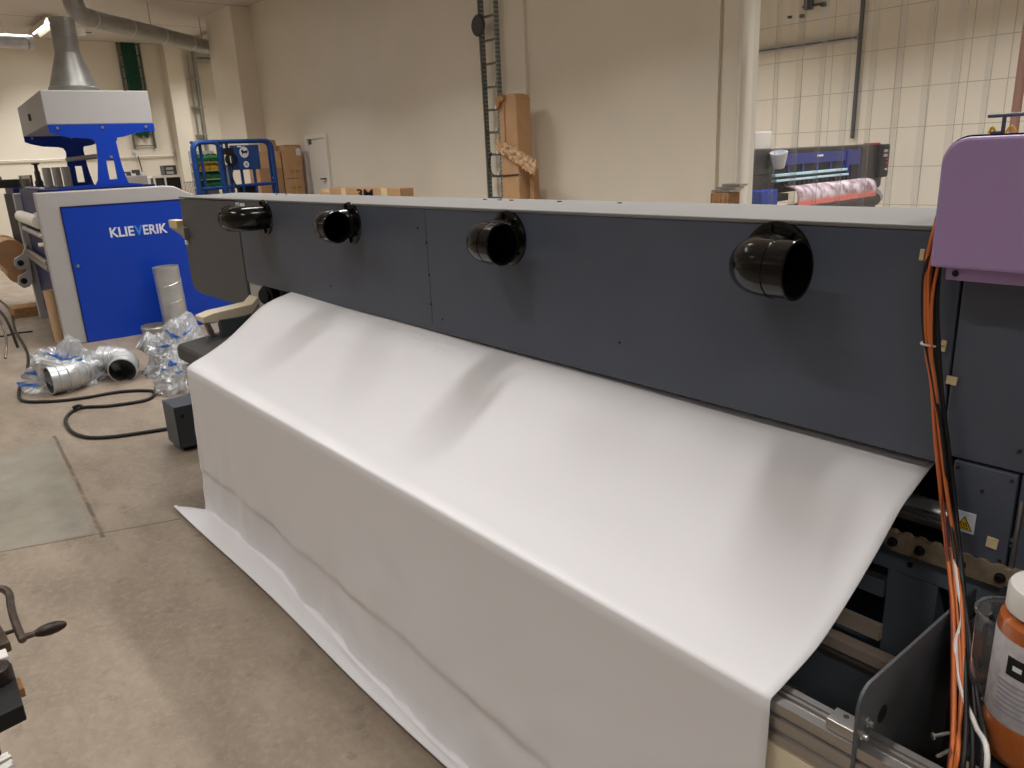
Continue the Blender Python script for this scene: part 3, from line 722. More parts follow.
# ------------------------------------------------ hanging cables (each one a thing)
def cable(name, pts, r, m_, label):
    # keep clear of the sheet and the shield: pts are (x, y, z)
    o = MB().tube(pts, r, 10, 6).build(name, m_, smooth=True)
    return tag(o, label, 'cable', 'cables hanging beside the purple cover')
CB = [  # px-derived path of the bundle at y
    (-0.604, 1.545, 1.56), (-0.610, 1.53, 1.50), (-0.600, 1.52, 1.42), (-0.588, 1.53, 1.30), (-0.572, 1.545, 1.20), (-0.556, 1.545, 1.08), (-0.525, 1.53, 0.97), (-0.500, 1.49, 0.90), (-0.472, 1.44, 0.83), (-0.455, 1.38, 0.74)]
for k, m_, r, pts, lab in (
    ('A', 'orange_cable', 0.0038, [(-0.612, 1.56, 1.555), (-0.616, 1.545, 1.501), (-0.618, 1.545, 1.444), (-0.603, 1.545, 1.309), (-0.584, 1.545, 1.233), (-0.567, 1.545, 1.133), (-0.547, 1.545, 1.032), (-0.528, 1.538, 0.953), (-0.475, 1.45, 0.894), (-0.445, 1.396, 0.863), (-0.412, 1.325, 0.826), (-0.331, 1.125, 0.753), (-0.331, 1.095, 0.503)], 'orange cable, leftmost of the thick orange ones beside the purple cover'),
    ('B', 'orange_cable', 0.0038, [(-0.608, 1.56, 1.55), (-0.608, 1.545, 1.492), (-0.611, 1.545, 1.435), (-0.596, 1.545, 1.31), (-0.578, 1.545, 1.234), (-0.558, 1.545, 1.135), (-0.536, 1.545, 1.035), (-0.503, 1.521, 0.946), (-0.462, 1.45, 0.9), (-0.431, 1.396, 0.87), (-0.378, 1.281, 0.814), (-0.349, 1.196, 0.779), (-0.325, 1.125, 0.757), (-0.325, 1.095, 0.507)], 'thick orange cable just right of the leftmost orange cable'),
    ('C', 'red_cable', 0.003, [(-0.609, 1.56, 1.543), (-0.609, 1.545, 1.469), (-0.606, 1.545, 1.397), (-0.594, 1.545, 1.28), (-0.578, 1.545, 1.201), (-0.556, 1.545, 1.102), (-0.537, 1.545, 1.0), (-0.491, 1.477, 0.911), (-0.438, 1.376, 0.851), (-0.378, 1.24, 0.787), (-0.334, 1.125, 0.751), (-0.334, 1.095, 0.501)], 'thin dark red cable running down between the orange cables'),
    ('D', 'black_cable', 0.0045, [(-0.611, 1.572, 1.554), (-0.611, 1.557, 1.49), (-0.606, 1.557, 1.414), (-0.591, 1.557, 1.308), (-0.573, 1.557, 1.232), (-0.55, 1.557, 1.134), (-0.527, 1.557, 1.034), (-0.498, 1.533, 0.944), (-0.445, 1.438, 0.883), (-0.394, 1.337, 0.829), (-0.358, 1.252, 0.792), (-0.306, 1.137, 0.762), (-0.306, 1.107, 0.512)], 'thick black cable close against the right of the orange cables'),
    ('E', 'black_cable', 0.004, [(-0.614, 1.56, 1.553), (-0.617, 1.545, 1.482), (-0.62, 1.545, 1.424), (-0.61, 1.545, 1.338), (-0.588, 1.545, 1.257), (-0.567, 1.545, 1.183), (-0.543, 1.545, 1.085), (-0.524, 1.545, 0.983), (-0.478, 1.477, 0.917), (-0.423, 1.376, 0.858), (-0.372, 1.274, 0.813), (-0.315, 1.125, 0.764), (-0.315, 1.095, 0.514)], 'black cable at the left edge of the hanging bundle'),
    ('F', 'black_cable', 0.004, [(-0.609, 1.572, 1.545), (-0.603, 1.557, 1.472), (-0.601, 1.557, 1.396), (-0.588, 1.557, 1.299), (-0.569, 1.557, 1.211), (-0.548, 1.557, 1.122), (-0.527, 1.557, 1.0), (-0.486, 1.506, 0.924), (-0.426, 1.405, 0.864), (-0.374, 1.303, 0.817), (-0.333, 1.218, 0.787), (-0.293, 1.137, 0.771), (-0.293, 1.107, 0.521)], 'black cable right of the orange ones, crossing the service hatch edge'),
    ('G', 'white_tube', 0.0042, [(-0.479, 1.477, 0.916), (-0.439, 1.408, 0.875), (-0.42, 1.371, 0.856), (-0.415, 1.34, 0.835), (-0.394, 1.294, 0.814), (-0.358, 1.238, 0.798), (-0.326, 1.196, 0.793), (-0.284, 1.125, 0.785), (-0.284, 1.095, 0.535)], 'white tube snaking down among the black cables by the ink canister'),
    ('H', 'orange_cable', 0.003, [(-0.601, 1.56, 1.539), (-0.597, 1.545, 1.47), (-0.601, 1.545, 1.397), (-0.589, 1.545, 1.281), (-0.569, 1.545, 1.183), (-0.547, 1.545, 1.084), (-0.52, 1.545, 0.962), (-0.473, 1.46, 0.904), (-0.419, 1.359, 0.847), (-0.372, 1.257, 0.802), (-0.342, 1.172, 0.77), (-0.324, 1.125, 0.758), (-0.324, 1.095, 0.508)], 'thinner orange cable twisting through the lower part of the bundle'),
    ('I', 'black_cable', 0.0045, [(-0.6, 1.557, 1.51), (-0.597, 1.557, 1.396), (-0.58, 1.557, 1.28), (-0.558, 1.557, 1.161), (-0.536, 1.557, 1.062), (-0.52, 1.557, 0.958), (-0.461, 1.464, 0.897), (-0.398, 1.354, 0.839), (-0.344, 1.252, 0.801), (-0.288, 1.137, 0.775), (-0.288, 1.107, 0.525)], 'rightmost thick black cable, running down beside the ink canister'),
    ):
    cable('white_tube' if k == 'G' else 'cable', pts, r, m_, lab)
tag(MB().tube([(-0.611, 1.545, 1.313), (-0.608, 1.536, 1.312), (-0.598, 1.538, 1.310), (-0.589, 1.555, 1.306), (-0.588, 1.59, 1.300)], 0.0022, 8, 4).build('cable_tie', 'white_tube', smooth=True), 'white tie holding the cable bundle to a taped clip', 'cable tie')

# ================================================================== CALENDER MACHINE (grey and blue)
kv = thing('heat_calender', 'grey and blue calender machine with a fume hood on blue legs', 'machine')
def outline(z1, yr):
    return [(0, 0), (0, z1), (1.22, z1), (1.30, z1-0.01), (1.52, 1.40), (yr, 1.33), (yr, 0)]
MB().prism(outline(1.53, 1.80), 0, -0.14, 0).build('side_frame', 'm_grey', kv, bevel=0.012)
dp = MB().prism([(0.20, 0.0), (0.20, 1.372), (1.55, 1.372), (1.78, 1.27), (1.78, 0.0)], 0, -0.02, 0.012).build('blue_panel', 'blue', kv, bevel=0.004)
MB().prism([(0.192, 0.0), (0.192, 1.385), (1.56, 1.385), (1.56, 1.372), (0.2, 1.372), (0.2, 0.0)], 0, 0.0, 0.014).build('panel_trim', 'navy', kv)
MB().lathe([(0, 0.008), (0.014, 0.008), (0.018, 0.0)], (0.012, 0.249, 0.792), (1, 0, 0), 16).build('panel_lock', 'steel', dp)
def kx(y0, z0, xb=0.012): return lambda u, v, d: (xb+d, y0+u, z0+v)
text_mb('KLIE', 0.232, 0.100, 0.003, kx(0.597, 1.045)).build('lettering', 'logo_white', dp)
text_mb('V', 0.075, 0.100, 0.003, kx(0.836, 1.045)).build('lettering', 'logo_blue', dp)['label'] = 'light blue letter'
text_mb('ERIK', 0.240, 0.100, 0.003, kx(0.918, 1.045)).build('lettering', 'logo_white', dp)
MB().prism([(0.055, 0.10), (0.055, 1.50), (1.22, 1.50), (1.50, 1.38), (1.68, 1.31), (1.68, 0.10)], 0, -2.0, -0.14).build('machine_body', 'navy', kv)
MB().prism([(-0.02, 0), (-0.02, 1.50), (1.22, 1.50), (1.50, 1.38), (1.68, 1.31), (1.68, 0)], 0, -2.12, -2.0).build('rear_side_frame', 'm_grey', kv, bevel=0.01)
MB().box(-2.0, -0.16, 0.05, 1.15, 1.50, 1.55).build('top_deck', 'navy', kv)
MB().box(-1.6, -0.2, 0.08, 0.12, 1.56, 1.575).build('deck_rail', 'm_grey', kv)
def roll(y, z, r, x0=-1.99, x1=-0.14, m_='m_grey', name='roller'):
    return MB().lathe([(0, 0), (r*0.4, 0), (r*0.4, 0.03), (r, 0.03), (r, x1-x0-0.03), (r*0.4, x1-x0-0.03), (r*0.4, x1-x0), (0, x1-x0)], (x0, y, z), (1, 0, 0), 24).build(name, m_, kv, smooth=True)
roll(0.01, 1.24, 0.065, m_='white_paint'); roll(0.02, 1.10, 0.03); roll(0.01, 0.83, 0.03, m_='alu'); roll(0.01, 0.77, 0.028, m_='alu'); MB().lathe([(0.045, 0), (0.06, 0), (0.06, 0.55), (0.045, 0.55), (0.045, 0.0)], (-0.28, -0.01, 0), (-0.02, -0.02, 1), 28).build('cardboard_core', 'kraft', kv, smooth=True)
MB().cyl((-0.07, -0.004, 1.03), (-0.07, -0.05, 1.03), 0.02, 14).build('knob', 'white_paint', kv)
MB().cyl((-0.07, -0.004, 1.33), (-0.07, -0.03, 1.33), 0.014, 14).build('knob', 'white_paint', kv)
MB().cyl((-0.07, -0.004, 1.12), (-0.07, -0.03, 1.12), 0.014, 14).build('knob', 'white_paint', kv)
# unwind unit with brown rolls beyond the rear frame
for y, z in ((-0.10, 0.70), (-0.105, 0.485)):
    b_ = MB().prism([(y-0.07, z-0.03), (y-0.02, z-0.085), (y+0.05, z-0.07), (y+0.10, z+0.0), (y+0.10, z+0.22), (y+0.04, z+0.10), (y-0.05, z+0.06)], 0, -2.01, -1.95).build('unwind_bracket', 'm_grey', kv, bevel=0.006)
    MB().cyl((-1.95, y, z), (-1.945, y, z), 0.035, 18).build('shaft_hole', 'black', b_)
MB().lathe([(0, 0), (0.17, 0), (0.17, 1.1), (0, 1.1)], (-3.2, -0.16, 0.80), (1, 0, 0), 28).build('brown_roll', 'card_dark', kv, smooth=True)
MB().lathe([(0, 0), (0.11, 0), (0.11, 1.1), (0, 1.1)], (-3.2, -0.14, 0.56), (1, 0, 0), 28).build('brown_roll', 'card_dark', kv, smooth=True)
MB().box(-3.3, -2.12, -0.02, 0.5, 0.9, 1.48).build('unwind_cabinet', 'deep_dark', kv)
MB().box(-3.2, -2.12, 0.0, 0.5, 1.48, 1.56).build('unwind_top', 'navy', kv)
MB().cyl((-3.0, 0.0, 0.45), (-2.12, 0.0, 0.45), 0.03, 12).build('unwind_shaft', 'steel', kv)
# hood on two T-shaped legs
hb = MB()
vs = [(-0.28, 0.262, 2.17), (-0.28, 1.262, 2.17), (-0.28, 1.262, 2.50), (-0.28, 0.262, 2.50), (-2.05, 0.215, 2.13), (-2.05, 1.215, 2.13), (-2.05, 1.215, 2.455), (-2.05, 0.215, 2.455)]
q = [hb.bm.verts.new(v) for v in vs]
for f in ((0, 1, 2, 3), (4, 7, 6, 5), (0, 3, 7, 4), (1, 5, 6, 2), (3, 2, 6, 7), (0, 4, 5, 1)): hb.bm.faces.new([q[i] for i in f])
hd_ = hb.build('hood', 'm_grey', kv, bevel=0.01)
MB().box(-1.02, -0.98, 0.195, 0.215, 2.25, 2.32, Matrix.Rotation(0.1, 3, 'Z')).build('hood_vent', 'charcoal', hd_)
def tleg(x, dz, dy, nm):
    P_ = [(0.27, 2.17), (1.262, 2.17), (1.262, 2.095), (1.16, 2.09), (1.05, 2.075), (0.95, 2.045), (0.878, 2.035), (0.865, 2.0), (0.873, 1.85), (0.885, 1.72), (0.915, 1.575), (1.05, 1.56), (1.05, 1.545), (0.25, 1.545), (0.25, 1.56), (0.50, 1.575), (0.60, 1.575), (0.628, 1.62), (0.665, 1.85), (0.675, 1.98), (0.655, 2.02), (0.60, 2.035), (0.45, 2.045), (0.33, 2.075), (0.27, 2.10)]
    hole = [(0.735, 1.625), (0.742, 1.635), (0.745, 1.78), (0.737, 1.80), (0.81, 1.81), (0.818, 1.80), (0.822, 1.64), (0.815, 1.63)]
    # plate built from two prisms either side of the window plus caps
    top = [(0.675, 1.98), (0.655, 2.02), (0.60, 2.035), (0.45, 2.045), (0.33, 2.075), (0.27, 2.10), (0.27, 2.17), (1.262, 2.17), (1.262, 2.095), (1.16, 2.09), (1.05, 2.075), (0.95, 2.045), (0.878, 2.035), (0.865, 2.0), (0.873, 1.85), (0.875, 1.81), (0.66, 1.81), (0.665, 1.85)]
    left = [(0.66, 1.81), (0.738, 1.81), (0.738, 1.62), (0.628, 1.62)]
    right = [(0.815, 1.81), (0.875, 1.81), (0.885, 1.72), (0.903, 1.62), (0.815, 1.62)]
    bot = [(0.628, 1.62), (0.903, 1.62), (0.915, 1.575), (1.05, 1.56), (1.05, 1.53), (0.25, 1.53), (0.25, 1.56), (0.50, 1.575), (0.60, 1.575)]
    m = MB()
    for pl in (top, left, right, bot): m.prism([(y+dy, z+dz) for y, z in pl], 0, x-0.03, x)
    l = m.build('hood_leg', 'blue', kv)
    for y in (0.35, 0.76, 1.18):
        MB().cyl((x, y+dy, 2.14+dz), (x+0.012, y+dy, 2.14+dz), 0.014, 12).build('leg_bolt', 'steel', l)
    return l
a_ = tleg(-0.27, 0.0, 0.0, 'a')
MB().cyl((-0.27, 0.79, 1.845), (-0.255, 0.79, 1.845), 0.016, 12).build('leg_bolt', 'steel', a_)
tleg(-2.0, -0.03, -0.055, 'b')
MB().cyl((-2.0, 0.62, 1.86), (-0.3, 0.70, 1.86), 0.026, 14).build('cross_tube', 'm_grey', kv, smooth=True)
# cone and flue on the hood
cone = MB().lathe([(0.245, 0), (0.245, 0.075), (0.232, 0.08), (0.128, 0.40), (0.125, 0.42), (0.122, 0.42), (0.122, 0.56), (0.126, 0.562), (0.122, 0.566), (0.120, 0.72), (0.125, 0.722), (0.125, 0.76), (0.115, 0.76), (0.11, 0.60)], (-0.9, 0.665, 2.50), (0, 0.01, 1), 40).build('exhaust_cone', 'galv_dull', kv, smooth=True)
MB().lathe([(0, 0), (0.26, 0), (0.26, 0.03), (0.24, 0.03)], (-0.9, 0.665, 2.475), (0, 0, 1), 40).build('cone_collar', 'dark_steel', kv)
vb = MB().box(-0.90, -0.86, 0.78, 0.87, 3.10, 3.17).build('damper_motor', 'white_paint', kv, bevel=0.004)
MB().cyl((-0.88, 0.86, 3.13), (-0.88, 0.93, 3.13), 0.006, 8).build('damper_lever', 'dark_steel', vb)
kv.location = (-8.9, 1.42, 0); kv.rotation_euler = (0, 0, math.radians(-3.5))

# things on the calender's top deck
def at_kv(x, y, z):
    a = math.radians(-3.5); return V((-8.9 + math.cos(a)*x - math.sin(a)*y, 1.42 + math.sin(a)*x + math.cos(a)*y, z))
for i, (x, y, r, lab) in enumerate(((-1.9, 0.36, 0.045, 'small white paper roll standing at the left of the three'), (-1.85, 0.455, 0.045, 'small white paper roll standing in the middle of the three'), (-1.8, 0.55, 0.045, 'small white paper roll standing nearest the blue hood leg'))):
    p = at_kv(x, y, 1.55); tag(MB().lathe([(0.02, 0), (r, 0), (r, 0.225), (0.02, 0.225), (0.02, 0)], p, seg=24).build('paper_roll', 'white_tube', smooth=True), lab, 'roll', 'white rolls on the machine top')
p = at_kv(-1.98, 0.27, 1.55); m = MB(); m.lathe([(0.045, 0), (0.045, 0.07), (0.03, 0.09), (0.03, 0.18), (0.02, 0.2), (0.02, 0.26), (0.045, 0.27), (0.045, 0.28), (0, 0.28)], p, seg=18); tag(m.build('spray_gun', 'charcoal', smooth=True), 'dark upright nozzle tool standing on the calender beside the white rolls', 'tool')
p = at_kv(-2.05, 0.15, 1.50); tag(MB().lathe([(0, 0), (0.06, 0), (0.07, 0.2), (0.066, 0.2), (0.058, 0.01)], p, seg=20).build('plastic_cup', 'jar', smooth=True), 'clear plastic tub on the far left corner of the calender', 'tub')
p = at_kv(-2.6, 0.05, 1.56); m = MB(); m.box(p.x-0.25, p.x+0.25, p.y-0.12, p.y+0.06, p.z, p.z+0.10, Matrix.Rotation(0.5, 3, 'Z')); tag(m.build('black_case', 'black', bevel=0.01), 'flat black case lying on top of the unwinding unit', 'case')
p = at_kv(-2.9, -0.12, 1.56); m = MB(); m.tube([p + V((-0.1, -0.08, 0.02)), p + V((-0.1, -0.06, 0.16)), p + V((0.05, 0.0, 0.2)), p + V((0.1, 0.06, 0.12)), p + V((0.12, 0.06, 0.02))], 0.016, 8, 4); tag(m.build('hose_bundle', 'charcoal', smooth=True), 'dark bent hose on the unwinding unit at the left frame edge', 'hose')

# ================================================================== DUCTS, PIPES, CABLE LADDERS
dl = thing('ventilation_duct', 'long grey round duct slanting across the ceiling to the wall corner', 'duct', (-14.2, 4.4, 3.8))
A, B = V((-13.06, 3.21, 3.82)), V((-15.12, 5.50, 3.82)); d = (B-A).normalized()
B2 = A + d*3.9
MB().tube([A, B2], 0.125, 28).build('duct_pipe', 'galv_dull', dl, smooth=True)
m = MB()
for k in range(0, 5): m.lathe([(0.126, -0.02), (0.131, -0.01), (0.131, 0.01), (0.126, 0.02)], A + d*(0.1 + 0.88*k), d, 28)
m.build('duct_joint', 'galv', dl, smooth=True)
ep = [A, A - d*0.06, A - d*0.14 + V((0, 0, 0.02)), A - d*0.22 + V((0, 0, 0.09)), A - d*0.25 + V((0, 0, 0.22)), A - d*0.25 + V((0, 0, 0.47))]
MB().tube(ep, 0.135, 28, 4).build('duct_elbow', 'galv_dull', dl, smooth=True)
m = MB(); m.tube([A + d*1.6 + V((0, 0, 0.1)), A + d*1.6 + V((0, 0, 0.48))], 0.005, 6); m.tube([A + d*3.2 + V((0, 0, 0.1)), A + d*3.2 + V((0, 0, 0.48))], 0.005, 6); m.build('duct_hanger', 'dark_steel', dl)
# second duct at the left, brushed
d2 = thing('ventilation_duct', 'short brushed duct entering at the far left under the ceiling', 'duct', (-13.5, 2.0, 3.5))
MB().tube([(-13.9, 0.8, 3.57), (-13.9, 2.62, 3.57)], 0.095, 28).build('duct_pipe', 'galv', d2, smooth=True)
m = MB()
for y in (2.1, 2.55): m.lathe([(0.096, -0.012), (0.103, 0), (0.096, 0.012)], (-13.9, y, 3.57), (0, 1, 0), 28)
m.tube([(-13.9, 2.3, 3.65), (-13.9, 2.1, 4.3)], 0.005, 6)
m.build('duct_joint', 'galv_dull', d2, smooth=True)
# green cabling in a wall ladder on the far wall
cl = thing('cable_ladder', 'dark wall ladder packed with green cables behind the fume hood', 'cable ladder', (-18.75, 5.3, 2.2))
m = MB()
for y in (5.09, 5.52): m.box(-18.79, -18.72, y-0.015, y+0.015, 2.15, CH)
m.build('ladder_rail', 'rail', cl)
m = MB()
for k in range(10): m.box(-18.77, -18.75, 5.09, 5.52, 2.2+k*0.23, 2.22+k*0.23)
m.build('ladder_rung', 'rail', cl)
m = MB()
for k in range(7): y = 5.17 + k*0.042; m.tube([(-18.73, y, CH), (-18.73, y+0.006, 3.4), (-18.73, y, 2.42-0.03*(k % 3))], 0.021, 8)
m.build('green_cables', 'darkgreen', cl, smooth=True)
# conduit pipes on the alcove side
m = thing('wall_pipe', 'grey vertical pipe rising behind the blue lift to a bent top', 'pipe', (-18.6, 6.65, 1))
MB().tube([(-18.7, 7.15, 4.02), (-18.7, 6.68, 4.02), (-18.7, 6.64, 3.96), (-18.7, 6.62, 1.2)], 0.045, 14, 3).build('pipe', 'galv_dull', m, smooth=True)
MB().tube([(-18.74, 6.50, 4.1), (-18.74, 6.50, 1.2)], 0.018, 8).build('thin_pipe', 'steel', m, smooth=True)
q = MB()
for z in (2.4, 3.0, 3.6): q.box(-18.78, -18.65, 6.44, 6.70, z, z+0.02)
q.build('pipe_clamp', 'steel', m)
m = thing('compressed_air_pipe', 'thin white horizontal pipe along the far wall behind the calender', 'pipe', (-18.7, 5, 1.95))
MB().tube([(-18.76, 2.5, 1.99), (-18.76, 6.3, 1.99)], 0.014, 8).build('pipe', 'white_paint', m)
q = MB()
for y in (4.0, 5.06, 5.9): q.box(-18.79, -18.74, y-0.02, y+0.02, 1.94, 2.07)
q.build('pipe_clamp', 'm_grey', m)
q = MB(); q.tube([(-18.75, 5.12, 2.0), (-18.74, 5.15, 1.6), (-18.74, 5.1, 1.4)], 0.012, 6, 3); q.build('drop_hose', 'charcoal', m)
# ladder on the long wall, with smoke detector-like disc
cl = thing('cable_ladder', 'slim galvanised wall ladder beside the tall cardboard carton', 'cable ladder', (-7.4, 5.9, 1.0))
for x in (-7.40, -7.14):
    m = MB(); m.box(x-0.013, x+0.013, 5.865, 5.92, 0.6, CH); m.build('ladder_rail', 'rail_slotted', cl)
    pass
m = MB()
for k in range(14): m.box(-7.40, -7.14, 5.875, 5.885, 0.95+k*0.245, 0.975+k*0.245)
m.build('ladder_rung', 'rail', cl)
for k in range(5): MB().box(-7.21, -7.17, 5.86, 5.90, 1.46+k*0.245, 1.50+k*0.245).build('clip', 'white_paint', cl)
MB().tube([(-7.385, 5.85, CH), (-7.39, 5.85, 3.0), (-7.38, 5.85, 2.4), (-7.37, 5.85, 1.5), (-7.37, 5.85, 0.9)], 0.012, 8, 4).build('wire', 'rail', cl)
tag(MB().lathe([(0, 0.03), (0.10, 0.03), (0.115, 0.015), (0.115, 0)], (-7.40, 5.85, 3.09), (0, -1, 0), 32).build('round_bell', 'charcoal', smooth=True), 'round brownish disc mounted on the wall ladder near the top', 'alarm bell')

# ================================================================== TALL CARDBOARD CARTON BY THE LADDER
tc_ = thing('cardboard_carton', 'tall narrow cardboard carton leaning by the wall ladder', 'box', (-7.05, 5.8, 0))
m = MB(); m.prism([(-7.26, 0), (-7.26, 2.22), (-7.24, 2.26), (-7.08, 2.31), (-6.99, 2.29), (-6.97, 2.25), (-6.97, 0)], 1, 5.60, 5.80); m.build('carton_body', 'card', tc_, bevel=0.01)
m = MB(); m.prism([(-7.26, 2.16), (-7.26, 2.28), (-7.22, 2.27), (-7.19, 2.31), (-7.16, 2.28), (-7.14, 2.30), (-7.13, 2.26), (-7.17, 2.23), (-7.19, 2.25), (-7.22, 2.18)], 1, 5.56, 5.61); m.build('torn_flap', 'card_dark', tc_)
m = MB(); m.box(-7.17, -7.158, 5.592, 5.60, 1.75, 2.2); m.build('carton_fold', 'card_dark', tc_)
m = MB(); m.tube([(-7.42, 5.60, 1.72), (-7.45, 5.58, 1.60), (-7.40, 5.58, 1.49), (-7.28, 5.59, 1.47), (-6.97, 5.595, 1.48)], 0.008, 6, 4); m.build('strap', 'black_cable', tc_)
tc_.location.x += 0.45; tc_.location.z -= 0.0
def crum(u, v):
    hw = 0.055 + 0.03*u - 0.02*abs(u-0.5); q = v - 0.5
    x_ = lerp(-6.84, -6.20, u); z_ = lerp(1.80, 1.54, u**1.15)
    zig = 0.018*(2*abs((u*17) % 1 - 0.5) - 0.5)
    return V((x_ + 0.5*hw*q + 0.02*noise.noise(V((u*9, v*3, 0))), 5.575 - 0.02 + zig*(0.4+abs(q)) + 0.02*noise.noise(V((u*14, v*4, 5))), z_ + 2*hw*q + zig*0.9 + 0.02*noise.noise(V((u*11, v*2, 9)))))
tag(MB().grid(crum, 80, 12).build('crumpled_paper', 'kraft', solid=0.006, recalc=False), 'crumpled strip of kraft paper hanging across the tall carton', 'paper')
w = MB(); w.prism([(-6.46, 0), (-6.46, 1.55), (-6.40, 1.53), (-6.38, 0)], 1, 5.70, 5.78)
tag(w.build('cardboard_sheet', 'card_dark'), 'narrow brown board standing right of the tall carton', 'board')

# long carton lying behind the printer with print
bx = thing('long_carton', 'long low cardboard carton with black print, seen over the printer', 'box', (-10.3, 5.4, 0), )
MB().box(-10.33, -8.45, 5.3, 5.50, 0.9, 1.345).build('carton_body', 'card', bx, bevel=0.006)
m = MB(); m.box(-9.97, -9.85, 5.297, 5.30, 0.9, 1.347); m.box(-8.90, -8.76, 5.297, 5.30, 0.9, 1.347); m.build('packing_tape', 'tape', bx)
text_mb('3M', 0.42, 0.112, 0.003, lambda u, v, d: (-9.53+u, 5.299-d, 1.218+v)).build('lettering', 'black', bx)
m = MB(); m.box(-9.05, -8.70, 5.285, 5.297, 1.20, 1.255); m.build('label_strip', 'm_grey', bx)
MB().box(-11.2, -8.4, 5.25, 5.75, 0.0, 0.9).build('carton_plinth', 'card_dark', bx)
tag(MB().box(-10.75, -10.40, 5.35, 5.6, 0.9, 1.30, Matrix.Rotation(0.1, 3, 'Y')).build('paper_parcel', 'kraft', bevel=0.01), 'small pale wrapped parcel left of the long printed carton', 'parcel')
MB().box(-11.5, -11.0, 5.3, 5.65, 0, 0.89) .build('parcel_plinth', 'card_dark', bx)

# stack of parts by the door frame trim
pw = thing('pallet_stack', 'pile of wood and metal offcuts against the wall by the doorway', 'pile', (-4.2, 5.75, 0))
MB().box(-4.30, -4.12, 5.66, 5.82, 0, 1.31).build('wooden_boards', 'wood', pw, bevel=0.004)
m = MB()
for k in range(4): m.box(-4.29+0.045*k, -4.285+0.045*k, 5.652, 5.66, 0.9, 1.30)
m.build('board_gap', 'card_dark', pw)
m = MB()
for k in range(3): m.box(-4.29+0.03*k, -4.11+0.03*k, 5.66+0.03*k, 5.82, 1.315+0.022*k, 1.333+0.022*k)
m.build('metal_plates', 'steel', pw)

pw.location.x += 0.25; pw.location.y -= 0.05

# ================================================================== BLUE LIFT WITH GUARD RAIL
lf = thing('platform_lift', 'blue access lift with guard rails and round warning signs', 'lift', (-11.9, 4.45, 0))
XF = -11.5
def fr_tube(nm, pts, r=0.028): return MB().tube(pts, r, 10).build(nm, 'blue_mid', lf, smooth=True)
def arc(y0, y1, z0, zt, x, rc=0.10):
    pts = [V((x, y0, z0))]
    for k in range(6): a = PI - k*PI/10; pts.append(V((x, y0+rc+rc*math.cos(a), zt-rc+rc*math.sin(a))))
    for k in range(6): a = PI/2 - k*PI/10; pts.append(V((x, y1-rc+rc*math.cos(a), zt-rc+rc*math.sin(a))))
    pts.append(V((x, y1, z0))); return pts
fr_tube('guard_frame', arc(3.87, 5.04, 0.9, 2.04, XF), 0.03)
fr_tube('guard_frame', arc(3.89, 4.25, 0.9, 2.03, XF+0.02), 0.026)
fr_tube('guard_frame', arc(3.93, 5.04, 0.9, 2.04, XF-0.11), 0.03)
for y in (3.98, 4.36, 4.53, 4.72): fr_tube('guard_post', [(XF, y, 0.9), (XF, y, 2.03 if y < 4.4 else 1.65)], 0.022)
MB().box(XF-0.05, XF+0.02, 4.22, 4.30, 0.9, 2.03).build('mast', 'blue_mid', lf, bevel=0.005)
fr_tube('guard_rail', [(XF, 3.88, 1.40), (XF, 5.03, 1.43)], 0.024)
fr_tube('guard_rail', [(XF, 3.87, 2.035), (XF-0.11, 3.93, 2.035)], 0.024)
fr_tube('guard_rail', [(XF, 5.04, 1.5), (XF-0.11, 5.04, 1.5)], 0.024)
MB().box(XF-0.14, XF+0.5, 3.8, 5.1, 0.5, 0.9).build('platform', 'blue_mid', lf)
MB().box(XF-0.13, XF+0.45, 3.85, 5.0, 0.0, 0.5).build('lift_base', 'navy', lf)
pn = MB().box(XF-0.02, XF+0.035, 4.40, 4.82, 1.64, 1.985).build('sign_panel', 'blue_mid', lf, bevel=0.01)
def disc(y, z, r, m_, x, nm, par, sy=1.0):
    m = MB(); m.lathe([(0, 0.006), (r, 0.006), (r, 0)], (x, y, z), (1, 0, 0), 32)
    for v in m.bm.verts: v.co.y = y + (v.co.y-y)*sy
    return m.build(nm, m_, par)
d1 = disc(4.59, 1.885, 0.078, 'logo_white', XF+0.035, 'round_sign', pn, 0.85)
MB().prism([(4.545, 1.905), (4.56, 1.925), (4.585, 1.90), (4.625, 1.905), (4.645, 1.925), (4.640, 1.895), (4.625, 1.86), (4.610, 1.875), (4.575, 1.872), (4.56, 1.845), (4.555, 1.88)], 0, XF+0.041, XF+0.044).build('sign_symbol', 'black', d1)
d1 = disc(4.60, 1.715, 0.045, 'logo_white', XF+0.035, 'round_sign', pn, 0.9)
disc(4.60, 1.715, 0.026, 'm_grey', XF+0.042, 'sign_symbol', d1, 0.9)
MB().box(XF+0.035, XF+0.038, 4.50, 4.56, 1.955, 1.975).build('sign_sticker', 'logo_white', pn)
MB().box(XF+0.02, XF+0.03, 4.23, 4.27, 1.94, 1.99).build('mast_sticker', 'logo_white', lf)
m = MB(); m.lathe([(0.06, 0), (0.085, 0.01), (0.085, 0.06), (0.06, 0.07)], (XF+0.0, 4.38, 1.79), (1, 0.2, 0), 20); m.box(XF, XF+0.08, 4.30, 4.42, 1.86, 1.95); m.build('control_box', 'black', lf)
MB().box(XF-0.1, XF-0.06, 4.33, 4.42, 1.3, 1.72).build('white_canister', 'logo_white', lf)
m = MB(); m.tube([(XF+0.02, 4.40, 1.65), (XF+0.03, 4.36, 1.55), (XF+0.02, 4.42, 1.4), (XF+0.02, 4.44, 1.28)], 0.012, 8, 4); m.build('lift_cable', 'black_cable', lf)
MB().box(XF-0.15, XF-0.06, 4.48, 4.76, 1.1, 1.41).build('battery_box', 'black', lf)
